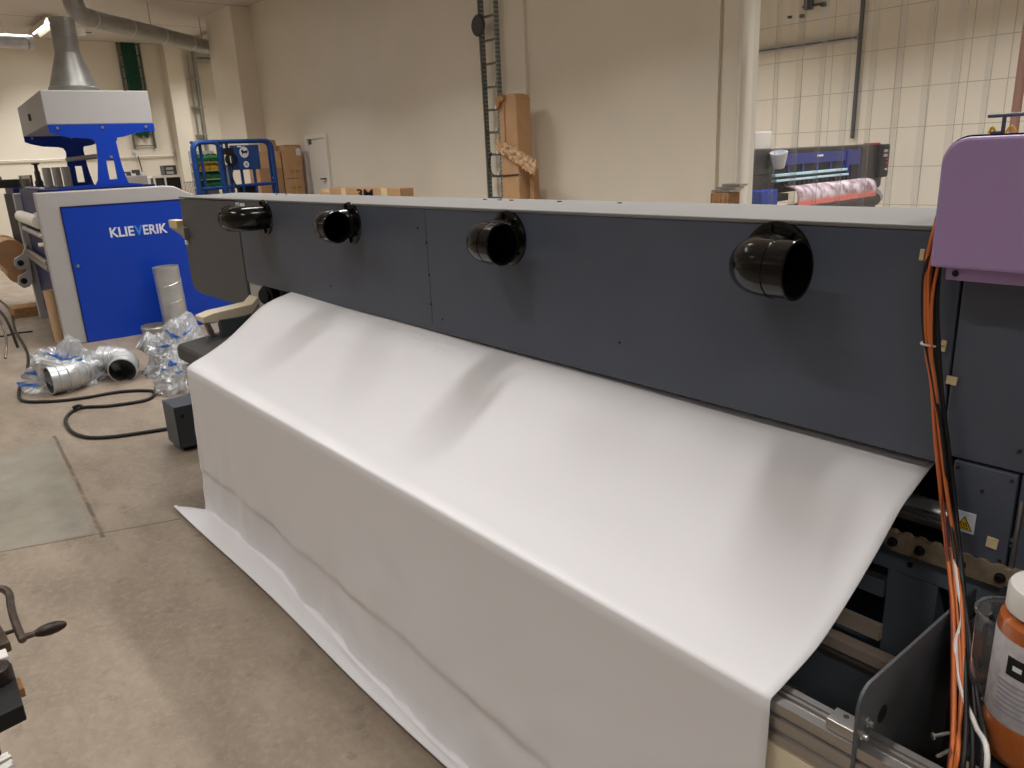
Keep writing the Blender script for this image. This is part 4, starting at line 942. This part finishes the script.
# shelf of small parts bins behind the rail
rk = thing('bin_rack', 'small rack of green and yellow parts bins behind the lift rail', 'rack', (-11.8, 4.1, 0))
XR0 = -11.66
MB().box(XR0-0.28, XR0-0.25, 3.95, 4.31, 0.0, 1.93).build('rack_back', 'm_grey', rk)
for i, (z, mm) in enumerate(((1.78, 'green'), (1.66, 'yellow'), (1.54, 'green'), (1.43, 'green'))):
    MB().box(XR0-0.25, XR0, 3.95, 4.31, z-0.02, z-0.005).build('shelf', 'tape', rk)
    for j in range(2):
        y = 3.96 + j*0.175
        b = tag(MB().prism([(XR0-0.2, z-0.005), (XR0-0.2, z+0.085), (XR0-0.06, z+0.085), (XR0+0.0, z+0.045), (XR0, z-0.005)], 1, y, y+0.165).build('parts_bin', mm, bevel=0.003),
            '%s parts bin, %s on the %s shelf behind the blue lift' % (mm, ('left one', 'right one')[j], ('top', 'second', 'third', 'lowest')[i]), 'bin', 'parts bins on the rack')
        c = MB()
        for q_ in range(5): c.box(XR0-0.15+0.02*q_, XR0-0.12+0.02*q_, y+0.01+0.025*q_, y+0.035+0.025*q_, z+0.08, z+0.10+0.008*(q_ % 2))
        c.build('bin_contents', 'charcoal' if mm == 'green' else 'yellow_sign', b)

# stacked cartons
cart = [((5.12, 5.52), (1.64, 1.905), 'card', 0, 'carton at the left of the top row'), ((5.13, 5.52), (1.455, 1.64), 'card_dark', 0, 'left carton of the middle row'), ((5.13, 5.52), (1.20, 1.455), 'card_dark', 0, 'left carton of the bottom row'),
        ((5.54, 5.89), (1.66, 1.965), 'card', 0.0, 'carton with a white label, top right'), ((5.54, 5.88), (1.46, 1.66), 'card', 0, 'strapped carton at the right of the middle row'), ((5.54, 5.88), (1.20, 1.455), 'card', 0, 'strapped carton at the right of the bottom row')]
MB2 = []
for i, ((y0, y1), (z0, z1), mm, rz, lab) in enumerate(cart):
    c = tag(MB().box(-12.7, -12.3, y0, y1, z0, z1).build('cardboard_box', mm, bevel=0.006), lab + ' of the stack by the door', 'box', 'cartons stacked by the office door')
    if i in (1, 2, 4, 5): MB().box(-12.299, -12.296, (y0+y1)/2+0.01, (y0+y1)/2+0.025, z0, z1).build('strap', 'yellow', c)
    if i in (4, 5): MB().box(-12.299, -12.297, y0+0.10, y1-0.06, z0+0.10, z0+0.13).build('carton_print', 'card_dark', c)
    if i == 3:
        MB().box(-12.299, -12.296, 5.79, 5.87, 1.82, 1.93).build('white_label', 'logo_white', c)
        MB().prism([(5.54, 1.965), (5.62, 1.99), (5.86, 1.985), (5.89, 1.965)], 0, -12.7, -12.3).build('raised_flap', 'card_dark', c)
tag(MB().prism([(5.36, 1.906), (5.37, 2.09), (5.50, 2.07), (5.515, 1.97), (5.515, 1.906)], 0, -12.70, -12.40).build('cardboard_box', 'card_dark', bevel=0.005), 'small tilted carton thrown on top of the stack by the door', 'box', 'cartons stacked by the office door')
tag(MB().box(-12.75, -12.25, 5.08, 5.92, 0.0, 1.20).build('cardboard_crate', 'card_dark', bevel=0.01), 'big carton under the stacked cartons, hidden by the printer', 'box')
tag(MB().prism([(-12.28, 0.0), (-12.24, 1.88), (-12.20, 1.88), (-12.14, 0.0)], 1, 5.90, 5.93).build('leaning_board', 'm_grey'), 'thin grey board leaning between the cartons and the door', 'board')

# bench with a black box and machine on the far side
bn = thing('workbench', 'white bench with dark opening by the far wall', 'bench', (-17.0, 5.1, 0))
MB().box(-17.3, -16.9, 4.82, 5.40, 1.545, 1.58).build('bench_top', 'white_paint', bn)
for y in (4.84, 5.05, 5.37): MB().box(-16.95, -16.91, y, y+0.03, 0, 1.545).build('bench_leg', 'white_paint', bn)
MB().box(-17.25, -16.96, 5.08, 5.37, 0.9, 1.53).build('bench_cabinet', 'black', bn)
MB().box(-17.25, -16.96, 4.87, 5.04, 1.2, 1.53).build('bench_bin', 'charcoal', bn)
wr = thing('desktop_machine', 'small grey and black device standing on the white bench', 'machine', (-17.1, 5.2, 1.58))
MB().box(-17.25, -16.95, 5.09, 5.33, 1.58, 1.77).build('device_body', 'charcoal', wr, bevel=0.015)
MB().box(-16.955, -16.945, 5.12, 5.26, 1.68, 1.73).build('device_screen', 'm_grey', wr); MB().box(-16.955, -16.945, 5.12, 5.26, 1.60, 1.65).build('device_tray', 'm_grey', wr)
rd = thing('wire_rack', 'low wire rack of thin bars right of the white bench', 'rack', (-17.0, 5.55, 0))
m = MB()
for k in range(7): m.tube([(-17.0, 5.46+0.03*k, 0), (-17.0, 5.46+0.03*k, 1.42)], 0.005, 6)
m.tube([(-17, 5.45, 1.42), (-17, 5.66, 1.42)], 0.006, 6); m.build('rack_bars', 'charcoal', rd)
tag(MB().box(-17.35, -17.0, 4.2, 4.75, 0.0, 1.60).build('tool_cabinet', 'm_grey', bevel=0.01), 'pale cabinet left of the bench, behind the hood legs', 'cabinet')
m = MB()
for k in range(6):
    y = 4.25+0.08*k; h = (0.10, 0.05, 0.08, 0.04, 0.11, 0.06)[k]
    tag(MB().box(-17.25, -17.1, y, y+0.05, 1.60, 1.60+h, Matrix.Rotation(0.2*k, 3, 'Z')).build('small_tool', ('charcoal', 'white_tube')[k % 2], bevel=0.005), '%s tool, %s from the left on the pale cabinet' % (('dark', 'white')[k % 2], ('first', 'second', 'third', 'fourth', 'fifth', 'sixth')[k]), 'tool', 'tools on the pale cabinet')

# ================================================================== LOOSE DUCT PIECES AND BAGS ON THE FLOOR
def ring_duct(name, p, r, h, axis, m_, label, ribs=4, spiral=False, seg=40):
    a = V(axis).normalized()
    t = thing(name, label, 'duct', p)
    MB().lathe([(r-0.004, 0.0), (r, 0), (r, h), (r-0.004, h), (r-0.004, 0.0)], p, a, seg).build('duct_shell', m_, t, smooth=True)
    if spiral:
        up = V((0, 0, 1)); u = V((1, 0, 0)); u = (u - a*u.dot(a)).normalized(); w_ = a.cross(u)
        n = 24*ribs; pts = [V(p) + a*(h*k/n) + (u*math.cos(2*PI*k/24) + w_*math.sin(2*PI*k/24))*r for k in range(n+1)]
        MB().tube(pts, 0.004, 6).build('spiral_seam', 'galv', t)
    else:
        m = MB()
        for hh in (0.02, h-0.02): m.lathe([(r+0.0005, hh-0.008), (r+0.005, hh), (r+0.0005, hh+0.008)], p, a, seg)
        m.build('duct_bead', 'galv', t, smooth=True)
    return t
ring_duct('spiral_duct', (-8.50, 2.42, 0.0), 0.128, 0.73, (0, -0.03, 1), 'galv', 'tall piece of spiral duct standing against the blue machine panel', 4, True)
ring_duct('duct_collar', (-8.30, 2.14, 0.0), 0.125, 0.18, (0, 0, 1), 'galv_dull', 'short duct collar standing left of the tall spiral duct')
ring_duct('duct_collar', (-7.12, 1.86, 0.16), 0.088, 0.19, (-0.2, -0.75, 0.62), 'galv', 'short bright duct piece propped on the loose elbows')
def bend(name, c, r, R, a0, a1, u, w_, m_, label, nseg=5):
    """segmented duct elbow: centre c, bend radius R in the plane of u,w_"""
    u = V(u).normalized(); w_ = V(w_); w_ = (w_ - u*w_.dot(u)).normalized(); c = V(c)
    t = thing(name, label, 'duct', (c.x, c.y, 0))
    pts = [c + (u*math.cos(a) + w_*math.sin(a))*R for a in [a0 + (a1-a0)*k/nseg for k in range(nseg+1)]]
    e0 = (pts[0]-pts[1]).normalized(); e1 = (pts[-1]-pts[-2]).normalized()
    full = [pts[0]+e0*0.06] + pts + [pts[-1]+e1*0.06]
    MB().tube(full, r, 36, caps=False).build('elbow_shell', m_, t, smooth=True)
    MB().tube(full, r-0.005, 36, caps=False).build('elbow_lining', 'charcoal', t, smooth=True)
    m = MB()
    for i in range(1, len(full)-1):
        d_ = (full[i+1]-full[i-1]).normalized(); m.lathe([(r*1.0, -0.006), (r+0.006, 0), (r*1.0, 0.006)], full[i], d_, 36)
    m.lathe([(r-0.005, 0), (r+0.004, 0), (r+0.004, 0.02), (r, 0.02)], full[-1], -e1, 36); m.lathe([(r-0.005, 0), (r+0.004, 0), (r+0.004, 0.02), (r, 0.02)], full[0], -e0, 36)
    m.build('elbow_seams', 'galv', t, smooth=True)
    return t
bend('duct_elbow', (-7.05, 1.36, 0.118), 0.11, 0.16, math.radians(-15), math.radians(80), (0.35, 1.0, 0), (-1, 0.3, 0.25), 'galv', 'shiny duct elbow on the floor with its dark mouth showing')
bend('duct_elbow', (-7.13, 1.00, 0.118), 0.11, 0.18, math.radians(10), math.radians(95), (0.9, -0.2, 0), (0.1, 1, 0.0), 'galv', 'duct elbow lying half inside the clear plastic bag')
# plastic bags: bulged, creased films
def bag(name, c, rx, ry, rz, label, seed, prints, spread=1.0, top=0.85):
    t = thing(name, label, 'bag', (c[0], c[1], 0))
    def f(u, v):
        th = u*2*PI; ph = v*PI*0.5
        d_ = V((math.cos(th)*math.cos(ph), math.sin(th)*math.cos(ph), math.sin(ph)))
        n1 = noise.noise(d_*2.2 + V((seed, 0, 0))); n2 = noise.noise(d_*6 + V((0, seed, 0))); n3 = abs(noise.noise(d_*11 + V((0, 0, seed))))
        k = 1 + 0.35*n1 + 0.13*n2 - 0.12*n3
        z = c[2] + rz*d_.z*k
        return V((c[0]+rx*d_.x*k, c[1]+ry*d_.y*k, max(0.004, z)))
    MB().grid(f, 72, 26).build('bag_film', 'film', t, smooth=False, recalc=False)
    m = MB()
    for (u0, v0, du, dv, sl) in prints:
        def g(a, b, u0=u0, v0=v0, du=du, dv=dv, sl=sl):
            uu, vv = u0+du*(a-0.5)+sl*(b-0.5), v0+dv*(b-0.5)
            p = f(uu % 1.0, min(max(vv, 0), 0.98)); q_ = V((c[0], c[1], c[2])); return q_ + (p-q_)*1.02 + V((0, 0, 0.003))
        m.grid(g, 10, 4)
    m.build('bag_print', 'film_print', t, solid=0.001, recalc=False)
    return t
def uo(px_ang): return (px_ang/360.0) % 1.0
# camera sees the bags from +x,-y: angles around -25 deg
bag('plastic_bag', (-7.20, 1.10, 0.0), 0.24, 0.30, 0.36, 'clear plastic bag with blue print at the left of the loose ducts', 1.3,
    [(uo(-10), 0.62, 0.10, 0.05, 0.06), (uo(5), 0.52, 0.09, 0.04, -0.05), (uo(-30), 0.66, 0.05, 0.10, 0.03), (uo(-65), 0.30, 0.05, 0.04, 0.03), (uo(-75), 0.12, 0.09, 0.04, 0.0), (uo(20), 0.40, 0.05, 0.06, 0.04)])
bag('plastic_bag', (-6.86, 1.95, 0.0), 0.28, 0.30, 0.44, 'tall crumpled plastic bag in front of the spiral duct', 4.7,
    [(uo(-50), 0.45, 0.10, 0.03, 0.05), (uo(-30), 0.6, 0.08, 0.03, -0.04), (uo(10), 0.6, 0.06, 0.03, 0.03)])
b3 = bag('plastic_bag', (-6.28, 1.72, 0.0), 0.17, 0.17, 0.27, 'plastic bag with dark blue print on the floor next to the printer end', 9.1,
    [(uo(-25), 0.62, 0.10, 0.07, 0.03), (uo(-60), 0.5, 0.06, 0.05, 0.04), (uo(-5), 0.45, 0.07, 0.05, -0.03)])
for o in bpy.data.objects:
    if o.parent == b3 and o.name.startswith('bag_print'): o.data.materials[0] = M['film_navy']
# white content inside the bags
def bundle(c, lab, mm='white_tube'):
    m = MB()
    for k in range(6):
        a = k*1.1; m.tube([(c[0]+0.08*math.cos(a), c[1]+0.10*math.sin(a), c[2]), (c[0]+0.05*math.cos(a+0.6), c[1]+0.04*math.sin(a+0.5), c[2]+0.13)], 0.02, 8)
    return tag(m.build('plastic_fittings', mm, smooth=True), lab, 'fittings')
bundle((-6.30, 1.72, 0.01), 'bundle of pale fittings inside the bag next to the printer end')
ring_duct('duct_collar', (-6.90, 1.90, 0.02), 0.11, 0.16, (0.2, -0.3, 1), 'galv', 'duct collar wrapped in the tall crumpled bag')

# hoses on the floor
H1 = [(-13.066, 1.383), (-11.938, 1.347), (-10.292, 1.164), (-8.861, 1.06), (-7.926, 0.913), (-7.40, 0.78), (-6.93, 0.72), (-6.72, 0.86), (-6.60, 1.08), (-6.55, 1.36), (-6.36, 1.54), (-6.15, 1.44), (-6.20, 1.194), (-6.324, 1.009), (-6.133, 0.878), (-5.809, 0.839), (-5.567, 0.881), (-5.436, 1.004), (-5.366, 1.173), (-5.316, 1.327), (-5.25, 1.6)]
tag(MB().tube([(x, y, 0.013) for x, y in H1], 0.0125, 10, 7).build('air_hose', 'black_cable', smooth=True), 'long black hose snaking over the floor past the plastic bags', 'hose')
tag(MB().tube([(-6.30, 0.96, 0.03), (-6.28, 1.0, 0.045), (-6.25, 1.02, 0.03)], 0.012, 8, 3).build('hose_clip', 'black_cable', smooth=True), 'small black clip on the bend of the floor hose', 'clip')
H2 = [(-10.6, 0.90), (-10.04, 0.985), (-10.089, 1.135), (-10.035, 1.30)]
tag(MB().tube([(x, y, 0.01) for x, y in H2], 0.009, 8, 6).build('power_cord', 'black_cable', smooth=True), 'thin dark cord on the floor left of the calender', 'cord')
m = MB(); m.tube([(-9.6, 0.75, 0.0), (-9.9, 0.86, 0.36), (-10.0, 0.92, 0.02)], 0.012, 8); m.tube([(-9.9, 0.86, 0.36), (-10.2, 0.80, 0.02)], 0.012, 8)
m = None
sd = thing('cable_stand', 'dark wire stand with loops at the left frame edge', 'stand', (-9.2, 0.85, 0))
MB().tube([(-8.75, 0.86, 0.01), (-9.0, 0.93, 0.2), (-9.5, 0.93, 0.42)], 0.012, 8, 4).build('stand_leg', 'worn_steel', sd, smooth=True)
MB().tube([(-9.2, 1.03, 0.01), (-9.35, 1.0, 0.3), (-9.6, 0.93, 0.45)], 0.014, 8, 4).build('stand_leg', 'black_cable', sd, smooth=True)
tag(MB().box(-11.6, -11.2, 1.3, 1.75, 0.0, 0.12).build('wooden_block', 'wood', bevel=0.005), 'low wooden block on the floor behind the calender frame', 'block')
m = MB(); m.prism([(-0.6, 0.02), (0.15, 0.07), (-0.6, 0.14)], 1, 0, 0.4)
for v in m.bm.verts: v.co = V((-11.5 + v.co.y, 0.95 + v.co.x*0.5, v.co.z+0.0))
tag(m.build('floor_jack', 'black'), 'dark wedge-shaped ramp on the floor at the left frame edge', 'ramp')

# ================================================================== CRANKED TOOL AT THE LOWER LEFT
ck = thing('crank_press', 'dark hand-cranked tool with a ribbed wooden grip at the lower left', 'hand tool', (-1.45, -0.05, 0.0))
MB().tube([(-1.74, 0.02, 0.90), (-1.733, 0.068, 0.905), (-1.70, 0.080, 0.903), (-1.655, 0.076, 0.90), (-1.60, 0.073, 0.90), (-1.53, 0.073, 0.895), (-1.512, 0.0735, 0.897)], 0.0075, 10, 4).build('crank_arm', 'worn_steel', ck, smooth=True)
MB().tube([(-1.512, 0.070, 0.899), (-1.512, 0.080, 0.90), (-1.510, 0.098, 0.90)], 0.006, 10, radii=[0.008, 0.006, 0.0055]).build('handle_spindle', 'worn_steel', ck, smooth=True)
m = MB(); m.lathe([(0, 0), (0.006, 0.0), (0.010, 0.010), (0.0115, 0.022), (0.0105, 0.035), (0.007, 0.046), (0.004, 0.050), (0, 0.051)], (-1.510, 0.094, 0.90), (0.12, 1, 0.02), 16)
m.build('crank_grip', 'cast', ck, smooth=True)
MB().box(-1.60, -1.50, -0.12, 0.052, 0.885, 0.905, Matrix.Rotation(0.06, 3, 'Z')).build('top_bar', 'worn_steel', ck, bevel=0.003)
MB().cyl((-1.56, 0.052, 0.895), (-1.56, 0.068, 0.895), 0.004, 8).build('bar_tip', 'cast', ck)
MB().lathe([(0, 0.05), (0.016, 0.05), (0.024, 0.045), (0.026, 0.03), (0.024, 0.0)], (-1.425, 0.020, 0.865), (0, 0, 1), 24).build('clamp_nut', 'cast', ck, smooth=True)
MB().box(-1.47, -1.44, 0.015, 0.045, 0.88, 0.915).build('white_block', 'white_tube', ck, bevel=0.002)
MB().prism([(-1.47, 0.0475), (-1.325, 0.0435), (-1.315, -0.02), (-1.47, -0.05)], 2, 0.855, 0.885).build('foot_plate', 'black', ck, bevel=0.002)
MB().box(-1.48, -1.34, -0.30, 0.0, 0.80, 0.855).build('tool_body', 'cast', ck, bevel=0.004)
MB().box(-1.46, -1.42, 0.02, 0.054, 0.84, 0.856).build('wood_shim', 'wood', ck)
MB().box(-1.47, -1.37, -0.30, -0.20, 0.0, 0.80).build('tool_post', 'dark_steel', ck)
bk = thing('parts_tray', 'cardboard tray with white and brown papers at the bottom left corner', 'tray', (-1.6, -0.05, 0.0))
MB().box(-1.66, -1.45, -0.30, 0.005, 0.50, 0.585).build('tray_body', 'card_dark', bk, bevel=0.004)
m = MB()
for k in range(5): m.box(-1.65+0.03*k, -1.64+0.03*k, -0.2, 0.01+0.004*k, 0.585, 0.597+0.003*(k % 2), Matrix.Rotation(0.15*k, 3, 'Z'))
m.build('paper_strips', 'white_tube', bk)
MB().box(-1.62, -1.50, -0.28, -0.20, 0.0, 0.50).build('tray_post', 'dark_steel', bk)

# ================================================================== STRIP CURTAIN
sc = thing('strip_curtain', 'clear PVC strip curtain hanging in the doorway to the next room', 'curtain', (-2.9, 6.1, 0))
MB().box(-3.9, -1.0, 6.05, 6.15, 3.14, 3.2).build('curtain_rail', 'steel', sc)
x = -4.0; k = 0
while x < -1.1:
    yo = 6.075 + (0.012 if k % 2 else 0.0)
    def sf(u, v, x=x, yo=yo, k=k):
        z = lerp(3.14, 0.05, v)
        sway = 0.010*noise.noise(V((k*3.1, z*0.9, 0)))
        return V((x + 0.25*u + sway, yo + 0.012*math.cos((u-0.5)*PI)*(1 if k % 3 else -1) + 0.012*noise.noise(V((k*1.7, z*0.7, u))), z))
    st_ = MB().grid(sf, 6, 24).build('curtain_strip', 'pvc', sc, smooth=False, recalc=False)
    st_.data.shade_smooth()
    def ef(u, v, sf=sf): return sf(1.0, v) + V((-0.006*u, -0.002, 0))
    MB().grid(ef, 1, 24).build('strip_edge', 'pvc_edge', st_, recalc=False)
    x += 0.20; k += 1

# ================================================================== NEXT ROOM
lp = thing('roll_printer', 'dark large-format printer with blue front seen through the curtain', 'printer', (-4.8, 8.1, 0))
PX = -4.4
MB().box(PX-0.75, PX, 6.72, 9.30, 1.20, 1.625).build('printer_back', 'shell', lp, bevel=0.01)
def sl(y0, y1, z0, z1, x1, mm, nm, x0=None, bevel=0.004, par=None): return MB().box((PX-0.1) if x0 is None else x0, x1, y0, y1, z0, z1).build(nm, mm, par or lp, bevel=bevel)
sl(6.70, 7.20, 1.40, 1.625, PX+0.03, 'shell', 'left_cover')
sl(6.68, 7.20, 0.2, 1.395, PX+0.02, 'shell', 'left_cabinet')
sl(6.68, 6.76, 0.0, 1.6, PX+0.05, 'black', 'left_edge')
sl(8.90, 9.50, 1.12, 1.63, PX+0.04, 'shell', 'right_cover', bevel=0.05)
cp = sl(9.30, 9.52, 1.25, 1.62, PX+0.09, 'black', 'control_panel', bevel=0.02)
for z in (1.53, 1.48): sl(9.36, 9.44, z, z+0.03, PX+0.10, 'm_grey', 'panel_display', x0=PX+0.08, par=cp)
for z in (1.44, 1.40, 1.33): sl(9.42, 9.46, z, z+0.02, PX+0.10, 'red' if z != 1.33 else 'logo_white', 'panel_button', x0=PX+0.08, par=cp)
sl(9.25, 9.34, 1.62, 1.64, PX+0.05, 'red', 'status_lamp')
sl(7.22, 8.86, 1.47, 1.575, PX+0.035, 'print_blue', 'front_hood')
sl(7.98, 8.10, 1.53, 1.55, PX+0.04, 'logo_white', 'hood_label', x0=PX+0.03)
sl(7.20, 8.88, 1.36, 1.47, PX+0.006, 'black', 'window_slot')
for k in range(5): sl(7.45+0.28*k, 7.49+0.28*k, 1.38, 1.47, PX+0.02, 'print_blue', 'slot_post')
sl(7.16, 8.60, 1.365, 1.39, PX+0.06, 'cyan', 'guide_rail')  # rail colour carries the cyan glow from inside the printer
sl(7.16, 8.60, 1.315, 1.335, PX+0.08, 'cyan', 'guide_rail')
sl(7.16, 8.75, 1.23, 1.315, PX+0.02, 'deep_dark', 'carriage_slot')
for k in range(14):
    m = MB(); m.lathe([(0, 0), (0.032, 0), (0.032, 0.05), (0, 0.05)], (PX+0.02, 7.42+0.092*k, 1.285), (1, 0, 0), 14); m.build('pinch_roller', 'black', lp)
sl(8.60, 8.90, 1.17, 1.58, PX+0.05, 'print_blue', 'carriage_dock')
sl(8.66, 8.84, 1.25, 1.42, PX+0.07, 'black', 'dock_opening')
m = MB()
def med(u, v):
    y = lerp(7.36, 9.02, u)
    P_ = [(PX-0.05, 1.255), (PX+0.08, 1.262), (PX+0.17, 1.235), (PX+0.20, 1.17), (PX+0.20, 1.08), (PX+0.20, 1.065)]
    a = cat(P_, v); return V((a[0], y, a[1] + 0.004*math.sin(u*30)*v))
m.grid(med, 40, 20).build('printed_media', 'media', lp, smooth=True, recalc=False, solid=0.004)
sl(7.1, 9.2, 0.85, 1.06, PX+0.12, 'black', 'takeup_cover')
MB().lathe([(0, 0), (0.07, 0), (0.07, 1.9), (0, 1.9)], (PX+0.15, 7.2, 1.02), (0, 1, 0), 24).build('takeup_roll', 'shell', lp)
MB().lathe([(0, 0), (0.09, 0), (0.09, 0.04), (0, 0.04)], (PX+0.14, 9.10, 1.06), (0, 1, 0), 24).build('takeup_flange', 'm_grey', lp)
sl(7.1, 7.36, 1.13, 1.20, PX+0.10, 'black', 'left_arm')
for y in (6.9, 9.0): sl(y, y+0.12, 0.0, 1.2, PX-0.1, 'black', 'stand_leg', x0=PX-0.4)
tag(MB().prism([(6.62, 0.8), (6.62, 1.25), (6.68, 1.265), (6.76, 1.24), (6.84, 1.265), (6.90, 1.26), (6.90, 0.8)], 0, PX+0.06, PX+0.20).build('blue_bin', 'bluebin', bevel=0.01), 'bright blue bin in front of the far printer', 'bin')
tag(MB().box(PX+0.02, PX+0.22, 6.6, 6.95, 0.0, 0.79).build('bin_stand', 'shell'), 'dark stand under the bright blue bin', 'stand')
m = MB(); m.lathe([(0.0, 0), (0.055, 0), (0.085, 0.15), (0.08, 0.15), (0.05, 0.01)], (PX+0.10, 7.05, 1.455), (0.1, -0.25, 1), 24)
tag(m.build('paper_cup', 'logo_white', smooth=True), 'white paper cup hanging at the front of the far printer', 'cup')
tag(MB().box(PX-0.4, PX-0.05, 6.85, 7.15, 1.63, 1.80).build('white_carton', 'white_tube', bevel=0.01), 'pale carton on top of the far printer', 'box')
lp.location.y -= 0.10
# conduit, rail and fixture on the storeroom wall
t = thing('wall_conduit', 'dark vertical cable conduit on the panelled wall above the far printer', 'conduit', (-5.05, 9.95, 1.7))
MB().box(-5.075, -5.045, 9.94, 9.99, 1.70, CH).build('conduit', 'dark_steel', t)
t = thing('cable_tray', 'grey horizontal cable tray on the panelled wall', 'cable tray', (-6, 9.95, 2.8))
MB().box(-8.0, -5.07, 9.90, 9.99, 2.86, 2.92).build('tray', 'm_grey', t); MB().box(-8.0, -5.07, 9.89, 9.90, 2.875, 2.895).build('tray_slot', 'charcoal', t)
t = thing('wall_bracket', 'small black bracket with hooks high on the panelled wall', 'bracket', (-5.75, 9.9, 3.3))
m = MB(); m.box(-5.80, -5.72, 9.88, 9.99, 3.30, 3.46); m.box(-5.86, -5.55, 9.95, 9.99, 3.335, 3.36); m.box(-5.6, -5.54, 9.93, 9.99, 3.31, 3.34); m.box(-5.88, -5.84, 9.93, 9.99, 3.22, 3.26); m.box(-6.06, -6.02, 9.95, 9.99, 3.24, 3.27)
m.build('bracket_body', 'black', t)
tag(MB().tube([(-1.925, 5.93, 0), (-1.925, 5.93, CH)], 0.028, 14).build('copper_pipe', 'pink', smooth=True), 'pinkish vertical pipe at the right edge of the doorway view', 'pipe')

# ================================================================== CAMERA
cam = bpy.data.cameras.new('Camera'); co = bpy.data.objects.new('Camera', cam); COL.objects.link(co)
cam.sensor_width = 36; cam.lens = 36*770/1024; cam.clip_start = 0.02
def R_cam():
    slope = 0.0447; roll = math.atan(slope); d_ = (384-153.5)*math.cos(roll); pitch = math.atan(d_/770); y = math.radians(140.5)
    f = V((math.cos(y)*math.cos(pitch), math.sin(y)*math.cos(pitch), -math.sin(pitch))); r = V((math.sin(y), -math.cos(y), 0)); u = r.cross(f)
    c, s_ = math.cos(roll), math.sin(roll)
    X_ = c*r - s_*u; Y_ = s_*r + c*u
    return Matrix((X_, Y_, -f)).transposed()
co.matrix_world = Matrix.Translation((0, 0, 1.7)) @ R_cam().to_4x4()
sc_ = bpy.context.scene; sc_.camera = co
wd = bpy.data.worlds.new('World'); sc_.world = wd; wd.use_nodes = True
wd.node_tree.nodes['Background'].inputs[0].default_value = (0.9, 0.92, 1, 1); wd.node_tree.nodes['Background'].inputs[1].default_value = 0.05
vs_ = sc_.view_settings; vs_.view_transform = 'Standard'; vs_.look = 'None'; vs_.gamma = 1; vs_.use_curve_mapping = False; vs_.exposure = 0.08
